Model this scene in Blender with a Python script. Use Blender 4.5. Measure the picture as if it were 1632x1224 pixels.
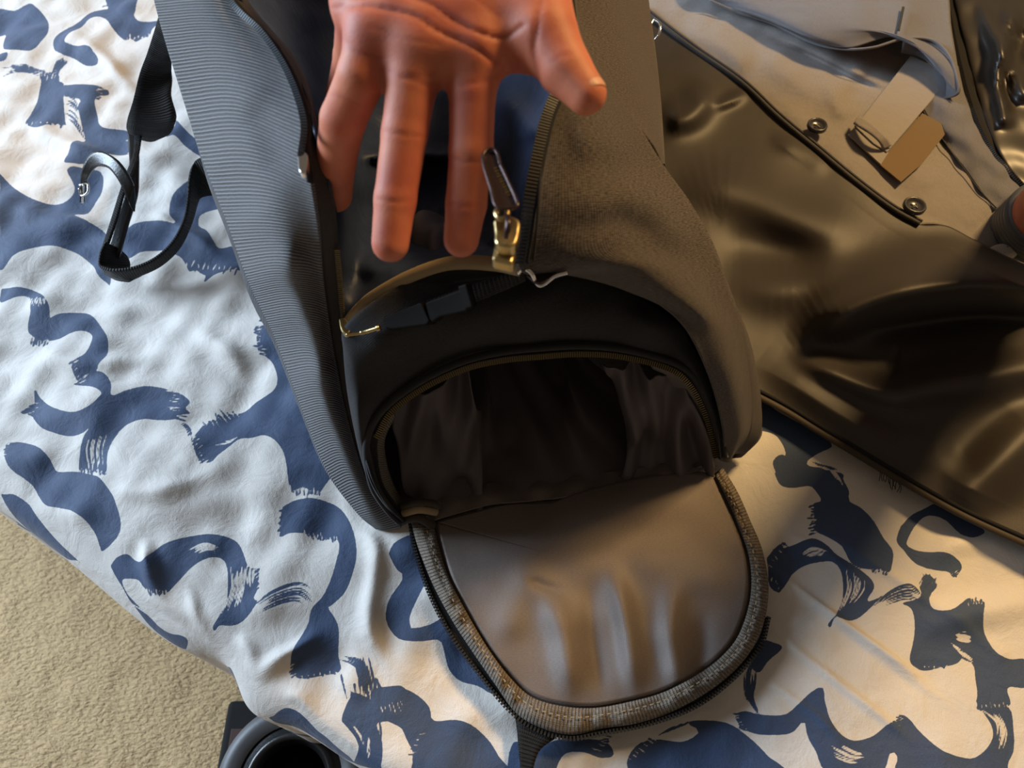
import bpy, math, random
import numpy as np
from mathutils import Vector, Matrix

for o in list(bpy.data.objects):
    bpy.data.objects.remove(o)
rng = np.random.RandomState(7)
random.seed(7)
SC = bpy.context.scene
COL = SC.collection

# ------------------------------------------------------------------ camera
BED = 0.50                      # height of the bed top
CAMZ = 1.00
F = 1180.0                      # focal length in pixels of the 1632 x 1224 frame
PITCH = math.radians(60)
cam_d = bpy.data.cameras.new('camera')
cam = bpy.data.objects.new('camera', cam_d)
COL.objects.link(cam)
cam.location = (0, 0, CAMZ)
cam.rotation_euler = (math.radians(90) - PITCH, 0, 0)
cam_d.sensor_width = 36
cam_d.lens = 36 * F / 1632
cam_d.clip_start = 0.01
cam_d.dof.use_dof = True
cam_d.dof.focus_distance = 0.50
cam_d.dof.aperture_fstop = 12.0
SC.camera = cam

# ------------------------------------------------------------------ light
W = bpy.data.worlds.new('room')
SC.world = W
W.use_nodes = True
W.node_tree.nodes['Background'].inputs[0].default_value = (1.0, 0.80, 0.60, 1)
W.node_tree.nodes['Background'].inputs[1].default_value = 0.13

def area(name, loc, target, size, energy, color, sy=None, spread=180):
    d = bpy.data.lights.new(name, 'AREA')
    d.energy = energy
    d.color = color
    d.spread = math.radians(spread)
    d.size = size
    if sy:
        d.shape = 'RECTANGLE'
        d.size_y = sy
    o = bpy.data.objects.new(name, d)
    COL.objects.link(o)
    o.location = loc
    v = Vector(target) - Vector(loc)
    o.rotation_euler = v.to_track_quat('-Z', 'Y').to_euler()
    return o

area('window_daylight', (-2.0, 0.85, 1.38), (-0.1, 0.2, 0.5), 1.1, 90, (0.66, 0.82, 1.0), 1.0)
area('ceiling_lamp', (1.0, 1.0, 1.95), (0.24, 0.24, 0.5), 0.26, 8.3, (1.0, 0.64, 0.27), spread=85)
SC.view_settings.view_transform = 'Standard'
SC.view_settings.look = 'None'
SC.view_settings.gamma = 1
SC.view_settings.use_curve_mapping = False
SC.view_settings.exposure = 0.0

# ------------------------------------------------------------------ projection helpers
cp, sp = math.cos(PITCH), math.sin(PITCH)
FWD = np.array([0, cp, -sp]); UP = np.array([0, sp, cp]); RT = np.array([1., 0, 0])

def ray(px, py):
    px = np.asarray(px, float); py = np.asarray(py, float)
    return FWD + ((px - 816) / F)[..., None] * RT + ((612 - py) / F)[..., None] * UP

def P(px, py, h=0.0):
    """point seen at that pixel, h metres above the bed top"""
    d = ray(px, py)
    t = (CAMZ - BED - np.asarray(h, float)) / (-d[..., 2])
    return np.array([0, 0, CAMZ]) + d * t[..., None]

def D(px, py, dep):
    return np.array([0, 0, CAMZ]) + ray(px, py) * dep

def to_px(p):
    q = np.asarray(p, float) - np.array([0, 0, CAMZ])
    dep = q @ FWD
    return 816 + F * (q @ RT) / dep, 612 - F * (q @ UP) / dep

# ------------------------------------------------------------------ object helpers
def tag(o, label=None, cat=None, group=None, kind=None):
    if label: o['label'] = label
    if cat: o['category'] = cat
    if group: o['group'] = group
    if kind: o['kind'] = kind
    return o

def thing(name, label, cat, loc, group=None):
    o = bpy.data.objects.new(name, None)
    COL.objects.link(o)
    o.location = loc
    o.empty_display_size = 0.02
    return tag(o, label, cat, group)

def root_of_loc(o):
    v = Vector((0, 0, 0))
    while o is not None:
        v = v + o.location
        o = o.parent
    return v

def mesh_obj(name, verts, faces, mat, parent=None, smooth=True, uv=None):
    me = bpy.data.meshes.new(name)
    verts = np.asarray(verts, float)
    me.from_pydata(verts.tolist(), [], faces if isinstance(faces, list) else faces.tolist())
    me.update()
    if smooth:
        me.polygons.foreach_set('use_smooth', [True] * len(me.polygons))
    if uv is not None:
        l = me.uv_layers.new(name='UVMap')
        idx = np.zeros(len(me.loops), int)
        me.loops.foreach_get('vertex_index', idx)
        l.data.foreach_set('uv', np.asarray(uv, float)[idx].ravel())
    o = bpy.data.objects.new(name, me)
    COL.objects.link(o)
    if mat: me.materials.append(mat)
    if parent:
        o.parent = parent
        r = root_of_loc(parent)
        me.transform(Matrix.Translation(-r))
    return o

def cr1(p, n):
    """catmull-rom through p (k,d), n samples, evenly in parameter"""
    p = np.asarray(p, float)
    k = len(p)
    if k == 2:
        t = np.linspace(0, 1, n)[:, None]
        return p[0] * (1 - t) + p[1] * t
    q = np.vstack([2 * p[0] - p[1], p, 2 * p[-1] - p[-2]])
    t = np.linspace(0, k - 1, n)
    i = np.clip(t.astype(int), 0, k - 2)
    u = (t - i)[:, None]
    a, b, c, d = q[i], q[i + 1], q[i + 2], q[i + 3]
    return 0.5 * (2 * b + (c - a) * u + (2 * a - 5 * b + 4 * c - d) * u ** 2 + (3 * b - a - 3 * c + d) * u ** 3)

def crn(p, n, closed=False):
    """even arc length resample"""
    p = np.asarray(p, float)
    if closed:
        p = np.vstack([p, p[:1]])
    q = cr1(p, max(200, 12 * len(p)))
    s = np.r_[0, np.cumsum(np.linalg.norm(np.diff(q, axis=0), axis=1))]
    t = np.linspace(0, s[-1], n)
    return np.stack([np.interp(t, s, q[:, j]) for j in range(q.shape[1])], 1)

def grid_faces(nr, nc, closed=False):
    i = np.arange(nr * nc).reshape(nr, nc)
    if closed:
        i = np.hstack([i, i[:, :1]])
    return np.stack([i[:-1, :-1], i[1:, :-1], i[1:, 1:], i[:-1, 1:]], -1).reshape(-1, 4)

def grid_obj(name, g, mat, parent=None, thick=0.0, offset=-1, closed=False):
    nr, nc = g.shape[:2]
    du = np.r_[0, np.cumsum(np.linalg.norm(np.diff(g, axis=1), axis=2).mean(0))]
    dv = np.r_[0, np.cumsum(np.linalg.norm(np.diff(g, axis=0), axis=2).mean(1))]
    U, V = np.meshgrid(du, dv)
    f = grid_faces(nr, nc, closed)
    o = mesh_obj(name, g.reshape(-1, 3), f, mat, parent, True, np.stack([U.ravel(), V.ravel()], 1))
    # normals towards the camera
    if thick:
        m = o.modifiers.new('solid', 'SOLIDIFY')
        m.thickness = thick
        m.offset = offset
    return o

def interp_grid(rows, nr, nc):
    R = np.array([crn(r, nc) if False else cr1(r, nc) for r in rows])       # k, nc, 3
    return np.stack([cr1(R[:, j], nr) for j in range(nc)], 1)

def flip_to_cam(g):
    a = g[1:, :-1] - g[:-1, :-1]; b = g[:-1, 1:] - g[:-1, :-1]
    n = np.cross(a, b)
    v = np.array([0, 0, CAMZ]) - g[:-1, :-1]
    if (n * v).sum() < 0:
        return g[:, ::-1]
    return g

def patch(name, rows, nr, nc, mat, parent=None, thick=0.0, fun=None, swap=False):
    """rows: lists of (px,py,h); surface through them"""
    R = [[tuple(q) for q in r] for r in rows]
    g = interp_grid(R, nr, nc)                   # px,py,h space
    if fun is not None:
        g[..., 2] += fun(g[..., 0], g[..., 1])
    w = P(g[..., 0], g[..., 1], g[..., 2])
    w = flip_to_cam(w)
    if swap:
        w = np.transpose(w, (1, 0, 2))[:, ::-1]
    return grid_obj(name, w, mat, parent, thick)

def seg_dist(px, py, poly):
    """nearest distance and carried values (a,w) along polyline poly rows x,y,a,w"""
    poly = np.asarray(poly, float)
    best = np.full(px.shape, 1e9); A = np.zeros(px.shape); Wd = np.ones(px.shape)
    for i in range(len(poly) - 1):
        a, b = poly[i], poly[i + 1]
        e = b[:2] - a[:2]
        t = np.clip(((px - a[0]) * e[0] + (py - a[1]) * e[1]) / max(e @ e, 1e-9), 0, 1)
        d = np.hypot(px - a[0] - t * e[0], py - a[1] - t * e[1])
        m = d < best
        best = np.where(m, d, best)
        A = np.where(m, a[2] + t * (b[2] - a[2]), A)
        Wd = np.where(m, a[3] + t * (b[3] - a[3]), Wd)
    return best, A, Wd

def ridges(px, py, R):
    px = np.asarray(px, float); py = np.asarray(py, float)
    h = np.zeros(px.shape)
    for r in R:
        q = np.asarray(cr1(r, 6 * len(r)))
        k = np.linspace(0, 1, len(q))
        f = np.ones(len(q))
        if q[0, 0] < 1600: f *= np.clip(k / 0.3, 0, 1)
        if q[-1, 0] < 1600: f *= np.clip((1 - k) / 0.3, 0, 1)
        q[:, 2] *= f * f * (3 - 2 * f) if (q[-1, 0] < 1600 or q[0, 0] < 1600) else 1
        d, a, w = seg_dist(px, py, q)
        h += a * np.exp(-(d / np.maximum(w, 1)) ** 2)
    return h

def wnoise(x, y, scale, seed, n=14):
    r = np.random.RandomState(seed)
    v = np.zeros(np.shape(x))
    for _ in range(n):
        a = r.uniform(0, 2 * math.pi); k = 2 * math.pi / scale * r.uniform(0.6, 1.5)
        v += np.sin(k * (x * math.cos(a) + y * math.sin(a)) + r.uniform(0, 6.3))
    return v / math.sqrt(n)

def strip(name, left, right, mat, parent, thick=0.0015, n=60, nc=6, crown=0.0):
    L = np.array([P(*q) for q in cr1(left, n)]); Rr = np.array([P(*q) for q in cr1(right, n)])
    t = np.linspace(0, 1, nc)[None, :, None]
    g = L[:, None] * (1 - t) + Rr[:, None] * t
    if crown:
        g[..., 2] += crown * (4 * t * (1 - t))[..., 0]
    g = flip_to_cam(g)
    o = grid_obj(name, g, mat, parent, thick)
    return o

def tube_pts(path, radius, sides=10, caps=True, flat=1.0):
    path = np.asarray(path, float)
    n = len(path)
    r = np.broadcast_to(np.asarray(radius, float), (n,))
    T = np.gradient(path, axis=0); T /= np.linalg.norm(T, axis=1)[:, None] + 1e-12
    up = np.array([0, 0, 1.0])
    vs = []
    for i in range(n):
        a = np.cross(T[i], up)
        if np.linalg.norm(a) < 1e-3: a = np.array([1., 0, 0])
        a /= np.linalg.norm(a)
        b = np.cross(a, T[i])
        for k in range(sides):
            t = 2 * math.pi * k / sides
            vs.append(path[i] + r[i] * (math.cos(t) * a + flat * math.sin(t) * b))
    f = [tuple(q) for q in grid_faces(n, sides, True)]
    if caps:
        f.append(tuple(range(sides))); f.append(tuple(range((n - 1) * sides, n * sides))[::-1])
    return vs, f

def tube(name, path, radius, mat, parent=None, sides=10, flat=1.0):
    v, f = tube_pts(path, radius, sides, True, flat)
    return mesh_obj(name, v, f, mat, parent)

def W3(pts, n):
    """3d path from (px,py,h) list, evenly spaced"""
    q = cr1(pts, 20 * len(pts))
    w = P(q[:, 0], q[:, 1], q[:, 2])
    s = np.r_[0, np.cumsum(np.linalg.norm(np.diff(w, axis=0), axis=1))]
    t = np.linspace(0, s[-1], n)
    return np.stack([np.interp(t, s, w[:, j]) for j in range(3)], 1)

def pxtube(name, pts, radius, mat, parent=None, n=60, sides=10, flat=1.0):
    return tube(name, W3(pts, n), radius, mat, parent, sides, flat)

def boxes_mesh(items):
    """items: centre, ax, ay, az half vectors"""
    V = []; Fc = []
    for c, ax, ay, az in items:
        b = len(V)
        for sx in (-1, 1):
            for sy in (-1, 1):
                for sz in (-1, 1):
                    V.append(c + sx * ax + sy * ay + sz * az)
        Fc += [(b, b + 1, b + 3, b + 2), (b + 4, b + 6, b + 7, b + 5), (b, b + 4, b + 5, b + 1),
               (b + 2, b + 3, b + 7, b + 6), (b, b + 2, b + 6, b + 4), (b + 1, b + 5, b + 7, b + 3)]
    return V, Fc

def teeth(name, pts, mat, parent, pitch=0.0017, wid=0.0022, lift=0.0008, th=0.0008):
    L = W3(pts, 400)
    s = np.linalg.norm(np.diff(L, axis=0), axis=1).sum()
    n = max(4, int(s / pitch))
    L = W3(pts, n)
    T = np.gradient(L, axis=0); T /= np.linalg.norm(T, axis=1)[:, None]
    it = []
    for i in range(n):
        v = np.array([0, 0, CAMZ]) - L[i]; v /= np.linalg.norm(v)
        a = np.cross(T[i], v); a /= np.linalg.norm(a)
        b = np.cross(a, T[i])
        c = L[i] + b * lift
        it.append((c, a * wid, T[i] * pitch * 0.30, b * th))
    V, Fc = boxes_mesh(it)
    o = mesh_obj(name, V, Fc, mat, parent, smooth=False)
    o['kind'] = 'stuff'
    return o

def slab(name, pts, h, th, mat, parent, bevel=0.0008, n=40, hole=None, smooth=True):
    """flat plate whose outline is given in pixels, at height h (number or function), th thick"""
    q = crn(pts, n, closed=True)[:-1] if smooth else np.asarray(pts, float)
    hh = h(q[:, 0], q[:, 1]) if callable(h) else np.full(len(q), h)
    top = P(q[:, 0], q[:, 1], hh)
    a = top[1:-1] - top[0]; nrm = np.cross(a[:-1], a[1:]).sum(0); nrm /= np.linalg.norm(nrm)
    v = np.array([0, 0, CAMZ]) - top.mean(0)
    if nrm @ v < 0:
        nrm = -nrm; top = top[::-1]
    bot = top - nrm * th
    m = len(top)
    V = np.vstack([top, bot])
    Fc = [tuple(range(m)), tuple(range(m, 2 * m))[::-1]]
    Fc += [(i, i + m, (i + 1) % m + m, (i + 1) % m) for i in range(m)]
    o = mesh_obj(name, V, Fc, mat, parent, smooth=False)
    if bevel:
        b = o.modifiers.new('bevel', 'BEVEL'); b.width = bevel; b.segments = 3
    return o

# ------------------------------------------------------------------ materials
def new_mat(name):
    m = bpy.data.materials.new(name)
    m.use_nodes = True
    nt = m.node_tree
    return m, nt, nt.nodes['Principled BSDF']

def N(nt, t, **kw):
    n = nt.nodes.new(t)
    for k, v in kw.items():
        setattr(n, k, v)
    return n

def fabric(name, col, rough=0.85, weave=0.0009, bump=0.4, rib=None, ribbump=0.6, melange=0.3, sheen=0.2, spec=0.3, col2=None, coarse=None, ribdark=0.5):
    m, nt, b = new_mat(name)
    lk = nt.links.new
    tc = N(nt, 'ShaderNodeTexCoord')
    uv = tc.outputs['UV']
    # fine weave: two crossed waves
    def wave(direction, scale, dist=0.6):
        w = N(nt, 'ShaderNodeTexWave', wave_type='BANDS', bands_direction=direction)
        w.inputs['Scale'].default_value = scale
        w.inputs['Distortion'].default_value = dist
        w.inputs['Detail'].default_value = 1
        lk(uv, w.inputs['Vector'])
        return w.outputs['Fac']
    k = 0.314 / weave
    a = wave('X', k); c = wave('Y', k)
    mul = N(nt, 'ShaderNodeMath', operation='MULTIPLY')
    lk(a, mul.inputs[0]); lk(c, mul.inputs[1])
    height = mul.outputs[0]
    bp = N(nt, 'ShaderNodeBump')
    bp.inputs['Strength'].default_value = bump
    bp.inputs['Distance'].default_value = 0.0004
    lk(height, bp.inputs['Height'])
    last = bp
    # melange colour
    ns = N(nt, 'ShaderNodeTexNoise')
    mp = N(nt, 'ShaderNodeMapping'); mp.inputs['Scale'].default_value = (1, 4, 1)
    lk(uv, mp.inputs['Vector']); lk(mp.outputs[0], ns.inputs['Vector'])
    ns.inputs['Scale'].default_value = 0.45 / weave
    ns.inputs['Detail'].default_value = 3
    mix = N(nt, 'ShaderNodeMix', data_type='RGBA')
    d = [c_ * (1 - melange) for c_ in col]; l = [min(1, c_ * (1 + melange)) for c_ in (col2 or col)]
    mix.inputs['A'].default_value = (*d, 1); mix.inputs['B'].default_value = (*l, 1)
    mr = N(nt, 'ShaderNodeMapRange'); mr.inputs['From Min'].default_value = 0.35; mr.inputs['From Max'].default_value = 0.65
    lk(ns.outputs['Fac'], mr.inputs['Value']); lk(mr.outputs[0], mix.inputs['Factor'])
    out = mix.outputs['Result']
    if rib:
        r = wave(rib[0], 0.314 / rib[1], 0.5)
        b2 = N(nt, 'ShaderNodeBump'); b2.inputs['Strength'].default_value = ribbump; b2.inputs['Distance'].default_value = 0.001
        lk(r, b2.inputs['Height']); lk(last.outputs[0], b2.inputs['Normal'])
        last = b2
        mx = N(nt, 'ShaderNodeMix', data_type='RGBA', blend_type='MULTIPLY')
        mrr = N(nt, 'ShaderNodeMapRange'); mrr.inputs['To Min'].default_value = 1 - ribdark
        lk(r, mrr.inputs['Value']); lk(mrr.outputs[0], mx.inputs['B']); lk(out, mx.inputs['A']); mx.inputs['Factor'].default_value = 1
        out = mx.outputs['Result']
    if coarse:
        n3 = N(nt, 'ShaderNodeTexNoise'); n3.inputs['Scale'].default_value = coarse[0]; n3.inputs['Detail'].default_value = 4
        lk(tc.outputs['Object'], n3.inputs['Vector'])
        b3 = N(nt, 'ShaderNodeBump'); b3.inputs['Strength'].default_value = coarse[1]; b3.inputs['Distance'].default_value = 0.01
        lk(n3.outputs['Fac'], b3.inputs['Height']); lk(last.outputs[0], b3.inputs['Normal'])
        last = b3
    lk(out, b.inputs['Base Color'])
    lk(last.outputs[0], b.inputs['Normal'])
    b.inputs['Roughness'].default_value = rough
    b.inputs['Sheen Weight'].default_value = sheen
    b.inputs['Sheen Roughness'].default_value = 0.4
    b.inputs['Specular IOR Level'].default_value = spec
    return m

def plain(name, col, rough=0.5, metal=0.0, noise=0.0, nscale=300, spec=0.5, sub=0.0):
    m, nt, b = new_mat(name)
    b.inputs['Base Color'].default_value = (*col, 1)
    b.inputs['Roughness'].default_value = rough
    b.inputs['Metallic'].default_value = metal
    b.inputs['Specular IOR Level'].default_value = spec
    tc = N(nt, 'ShaderNodeTexCoord')
    ns = N(nt, 'ShaderNodeTexNoise'); ns.inputs['Scale'].default_value = nscale; ns.inputs['Detail'].default_value = 3
    nt.links.new(tc.outputs['Object'], ns.inputs['Vector'])
    bp = N(nt, 'ShaderNodeBump'); bp.inputs['Strength'].default_value = noise; bp.inputs['Distance'].default_value = 0.001
    nt.links.new(ns.outputs['Fac'], bp.inputs['Height']); nt.links.new(bp.outputs[0], b.inputs['Normal'])
    return m

M = {}
M['twill'] = fabric('charcoal ribbed twill', (0.20, 0.205, 0.22), 0.8, 0.0008, 0.3, rib=('Y', 0.0019), ribbump=0.9, melange=0.2, sheen=0.2, ribdark=0.80)
M['canvas'] = fabric('charcoal melange canvas', (0.074, 0.062, 0.055), 0.85, 0.0009, 0.6, melange=0.6, sheen=0.2, coarse=(14, 0.35))
M['canvas_dark'] = fabric('black panel canvas', (0.020, 0.020, 0.022), 0.85, 0.0008, 0.5, melange=0.3, sheen=0.1, coarse=(18, 0.3))
M['navy'] = fabric('navy nylon lining', (0.018, 0.029, 0.066), 0.48, 0.0006, 0.2, melange=0.1, sheen=0.0, spec=0.4, coarse=(22, 0.6))
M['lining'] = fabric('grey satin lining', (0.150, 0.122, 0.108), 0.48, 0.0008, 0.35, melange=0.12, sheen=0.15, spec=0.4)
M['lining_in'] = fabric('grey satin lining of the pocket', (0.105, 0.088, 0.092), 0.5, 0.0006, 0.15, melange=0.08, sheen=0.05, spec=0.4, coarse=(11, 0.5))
M['binding'] = fabric('grey canvas binding tape', (0.20, 0.165, 0.13), 0.8, 0.0011, 0.9, rib=('Y', 0.0022), ribbump=0.5, melange=0.4, sheen=0.1, ribdark=0.35)
M['rim'] = fabric('brown canvas rim piping', (0.34, 0.26, 0.15), 0.85, 0.0010, 0.9, melange=0.5, sheen=0.1)
M['webbing'] = fabric('black woven webbing', (0.014, 0.014, 0.015), 0.8, 0.0012, 1.0, rib=('Y', 0.0022), ribbump=0.9, melange=0.3, sheen=0.1, ribdark=0.4)
M['ziptape'] = fabric('black zip tape', (0.010, 0.010, 0.011), 0.85, 0.0008, 0.6, melange=0.3, sheen=0.05)
M['facing'] = fabric('dark brown facing', (0.035, 0.028, 0.024), 0.75, 0.0008, 0.4, melange=0.3)
M['garment'] = fabric('black sheer nylon of the suit cover', (0.030, 0.0245, 0.020), 0.48, 0.0008, 0.2, melange=0.12, sheen=0.12, spec=0.45)
M['gloss'] = plain('black plastic film', (0.022, 0.018, 0.014), 0.40, noise=0.15, nscale=30)
M['piping'] = fabric('charcoal piping', (0.05, 0.048, 0.047), 0.7, 0.0008, 0.5, melange=0.3)
M['hem'] = fabric('brown folded hem', (0.045, 0.034, 0.022), 0.6, 0.0008, 0.5, melange=0.3)
M['wool'] = fabric('light grey suiting', (0.26, 0.24, 0.225), 0.9, 0.0006, 0.5, melange=0.30, sheen=0.3, coarse=(30, 0.25))
M['wool_blue'] = fabric('blue grey suiting', (0.15, 0.15, 0.165), 0.9, 0.0006, 0.5, melange=0.25, sheen=0.3, coarse=(20, 0.25))
M['wool_tan'] = fabric('tan pocket lining', (0.15, 0.10, 0.048), 0.8, 0.0006, 0.3, melange=0.2)
M['leather'] = plain('black leather', (0.012, 0.012, 0.013), 0.30, noise=0.15, nscale=500)
M['steel'] = plain('polished steel', (0.72, 0.72, 0.72), 0.18, 1.0)
M['brass'] = plain('aged brass', (0.50, 0.38, 0.18), 0.28, 1.0, noise=0.1)
M['gunmetal'] = plain('dark gunmetal', (0.055, 0.035, 0.034), 0.3, 0.7)
M['teeth'] = plain('black zip teeth', (0.018, 0.017, 0.016), 0.4, 0.0)
M['teeth_blue'] = plain('blue grey zip coil', (0.07, 0.09, 0.11), 0.4, 0.2)
M['teeth_brass'] = plain('bronze zip coil', (0.16, 0.12, 0.055), 0.4, 0.6)
M['plastic'] = plain('black moulded plastic', (0.008, 0.007, 0.006), 0.6, noise=0.05, spec=0.06)
M['rubber'] = plain('dark grey rubber', (0.095, 0.098, 0.105), 0.5, noise=0.1)
M['button'] = plain('dark horn button', (0.045, 0.045, 0.05), 0.25)
M['thread'] = plain('black thread', (0.02, 0.02, 0.02), 0.8)
M['red'] = plain('dark red cloth', (0.045, 0.015, 0.010), 0.7)
M['palecloth'] = fabric('pale grey cloth', (0.42, 0.40, 0.38), 0.9, 0.0007, 0.4)

def skin_mat():
    m, nt, b = new_mat('skin')
    lk = nt.links.new
    tc = N(nt, 'ShaderNodeTexCoord')
    n1 = N(nt, 'ShaderNodeTexNoise'); n1.inputs['Scale'].default_value = 45; n1.inputs['Detail'].default_value = 3
    lk(tc.outputs['Object'], n1.inputs['Vector'])
    mix = N(nt, 'ShaderNodeMix', data_type='RGBA')
    mix.inputs['A'].default_value = (0.46, 0.115, 0.07, 1); mix.inputs['B'].default_value = (0.58, 0.19, 0.10, 1)
    mr = N(nt, 'ShaderNodeMapRange'); mr.inputs['From Min'].default_value = 0.35; mr.inputs['From Max'].default_value = 0.65
    lk(n1.outputs['Fac'], mr.inputs['Value']); lk(mr.outputs[0], mix.inputs['Factor'])
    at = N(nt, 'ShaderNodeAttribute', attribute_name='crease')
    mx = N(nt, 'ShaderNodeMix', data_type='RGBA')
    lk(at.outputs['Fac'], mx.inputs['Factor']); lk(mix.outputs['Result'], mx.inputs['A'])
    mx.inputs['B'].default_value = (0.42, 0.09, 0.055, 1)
    lk(mx.outputs['Result'], b.inputs['Base Color'])
    v = N(nt, 'ShaderNodeTexVoronoi'); v.inputs['Scale'].default_value = 900
    lk(tc.outputs['Object'], v.inputs['Vector'])
    bp = N(nt, 'ShaderNodeBump'); bp.inputs['Strength'].default_value = 0.12; bp.inputs['Distance'].default_value = 0.0004
    lk(v.outputs['Distance'], bp.inputs['Height']); lk(bp.outputs[0], b.inputs['Normal'])
    b.inputs['Roughness'].default_value = 0.58
    b.inputs['Subsurface Weight'].default_value = 0.6
    b.inputs['Subsurface Radius'].default_value = (0.010, 0.0035, 0.0015)
    b.inputs['Subsurface Scale'].default_value = 0.6
    return m
M['skin'] = skin_mat()
M['nail'] = plain('finger nail', (0.66, 0.33, 0.22), 0.5)

def duvet_mat():
    m, nt, b = new_mat('printed cotton')
    lk = nt.links.new
    tc = N(nt, 'ShaderNodeTexCoord')
    at = N(nt, 'ShaderNodeAttribute', attribute_name='ink')
    ns = N(nt, 'ShaderNodeTexNoise'); ns.inputs['Scale'].default_value = 420; ns.inputs['Detail'].default_value = 3
    lk(tc.outputs['Object'], ns.inputs['Vector'])
    mr = N(nt, 'ShaderNodeMapRange'); mr.inputs['To Min'].default_value = -0.7; mr.inputs['To Max'].default_value = 0.7
    lk(ns.outputs['Fac'], mr.inputs['Value'])
    ad = N(nt, 'ShaderNodeMath', operation='ADD')
    lk(at.outputs['Fac'], ad.inputs[0]); lk(mr.outputs[0], ad.inputs[1])
    th = N(nt, 'ShaderNodeMapRange', interpolation_type='SMOOTHSTEP')
    th.inputs['From Min'].default_value = -0.6; th.inputs['From Max'].default_value = 0.6
    lk(ad.outputs[0], th.inputs['Value'])
    n2 = N(nt, 'ShaderNodeTexNoise'); n2.inputs['Scale'].default_value = 1200; n2.inputs['Detail'].default_value = 2
    lk(tc.outputs['Object'], n2.inputs['Vector'])
    ink = N(nt, 'ShaderNodeMix', data_type='RGBA')
    ink.inputs['A'].default_value = (0.022, 0.044, 0.102, 1); ink.inputs['B'].default_value = (0.042, 0.077, 0.160, 1)
    lk(n2.outputs['Fac'], ink.inputs['Factor'])
    wh = N(nt, 'ShaderNodeMix', data_type='RGBA')
    wh.inputs['A'].default_value = (0.60, 0.575, 0.54, 1); wh.inputs['B'].default_value = (0.70, 0.67, 0.63, 1)
    lk(n2.outputs['Fac'], wh.inputs['Factor'])
    mix = N(nt, 'ShaderNodeMix', data_type='RGBA')
    lk(th.outputs[0], mix.inputs['Factor']); lk(ink.outputs['Result'], mix.inputs['A']); lk(wh.outputs['Result'], mix.inputs['B'])
    lk(mix.outputs['Result'], b.inputs['Base Color'])
    b.inputs['Roughness'].default_value = 0.75
    b.inputs['Sheen Weight'].default_value = 0.15
    # crumpled cotton
    n3 = N(nt, 'ShaderNodeTexNoise'); n3.inputs['Scale'].default_value = 48; n3.inputs['Detail'].default_value = 5; n3.inputs['Roughness'].default_value = 0.55
    n3.inputs['Distortion'].default_value = 0.6
    lk(tc.outputs['Object'], n3.inputs['Vector'])
    b1 = N(nt, 'ShaderNodeBump'); b1.inputs['Strength'].default_value = 0.30; b1.inputs['Distance'].default_value = 0.005
    lk(n3.outputs['Fac'], b1.inputs['Height'])
    b2 = N(nt, 'ShaderNodeBump'); b2.inputs['Strength'].default_value = 0.25; b2.inputs['Distance'].default_value = 0.0006
    lk(n2.outputs['Fac'], b2.inputs['Height']); lk(b1.outputs[0], b2.inputs['Normal'])
    lk(b2.outputs[0], b.inputs['Normal'])
    return m
M['duvet'] = duvet_mat()

def carpet_mat():
    m, nt, b = new_mat('beige carpet')
    lk = nt.links.new
    tc = N(nt, 'ShaderNodeTexCoord')
    mp = N(nt, 'ShaderNodeMapping'); mp.inputs['Rotation'].default_value = (0, 0, 0.5); mp.inputs['Scale'].default_value = (1, 2.0, 1)
    lk(tc.outputs['Object'], mp.inputs['Vector'])
    ns = N(nt, 'ShaderNodeTexNoise'); ns.inputs['Scale'].default_value = 120; ns.inputs['Detail'].default_value = 3; ns.inputs['Distortion'].default_value = 0.35
    lk(mp.outputs[0], ns.inputs['Vector'])
    n2 = N(nt, 'ShaderNodeTexNoise'); n2.inputs['Scale'].default_value = 700; n2.inputs['Detail'].default_value = 2
    lk(tc.outputs['Object'], n2.inputs['Vector'])
    cr = N(nt, 'ShaderNodeMix', data_type='RGBA')
    cr.inputs['A'].default_value = (0.45, 0.305, 0.145, 1); cr.inputs['B'].default_value = (0.65, 0.465, 0.25, 1)
    lk(n2.outputs['Fac'], cr.inputs['Factor']); lk(cr.outputs['Result'], b.inputs['Base Color'])
    b1 = N(nt, 'ShaderNodeBump'); b1.inputs['Strength'].default_value = 0.50; b1.inputs['Distance'].default_value = 0.007
    mr = N(nt, 'ShaderNodeMapRange'); mr.inputs['From Min'].default_value = 0.3; mr.inputs['From Max'].default_value = 0.62
    lk(ns.outputs['Fac'], mr.inputs['Value'])
    lk(mr.outputs[0], b1.inputs['Height'])
    b2 = N(nt, 'ShaderNodeBump'); b2.inputs['Strength'].default_value = 0.5; b2.inputs['Distance'].default_value = 0.002
    lk(n2.outputs['Fac'], b2.inputs['Height']); lk(b1.outputs[0], b2.inputs['Normal'])
    lk(b2.outputs[0], b.inputs['Normal'])
    b.inputs['Roughness'].default_value = 0.95
    b.inputs['Sheen Weight'].default_value = 0.3
    return m
M['carpet'] = carpet_mat()
M['mattress'] = fabric('white mattress ticking', (0.6, 0.58, 0.55), 0.9, 0.002, 0.4)
M['wood'] = plain('dark wood', (0.07, 0.035, 0.02), 0.5, noise=0.1)

# ================================================================== SETTING: floor
nx, ny = 260, 240
gx, gy = np.meshgrid(np.linspace(-1.8, 1.8, nx), np.linspace(-1.2, 2.2, ny))
gz = 0.0025 * wnoise(gx, gy, 0.05, 3)
fl = grid_obj('floor', np.stack([gx, gy, gz], -1)[:, :], M['carpet'])
fl['kind'] = 'structure'

# ================================================================== BED
E1 = np.array([0.858, -0.514]); E2 = np.array([0.514, 0.858]); E0 = np.array([-0.364, 0.186]) + 0.027 * E2

def crp(pts, x0=0, y0=0, s=1.0):
    return [(x0 + x / s, y0 + y / s) for x, y in pts]

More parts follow.
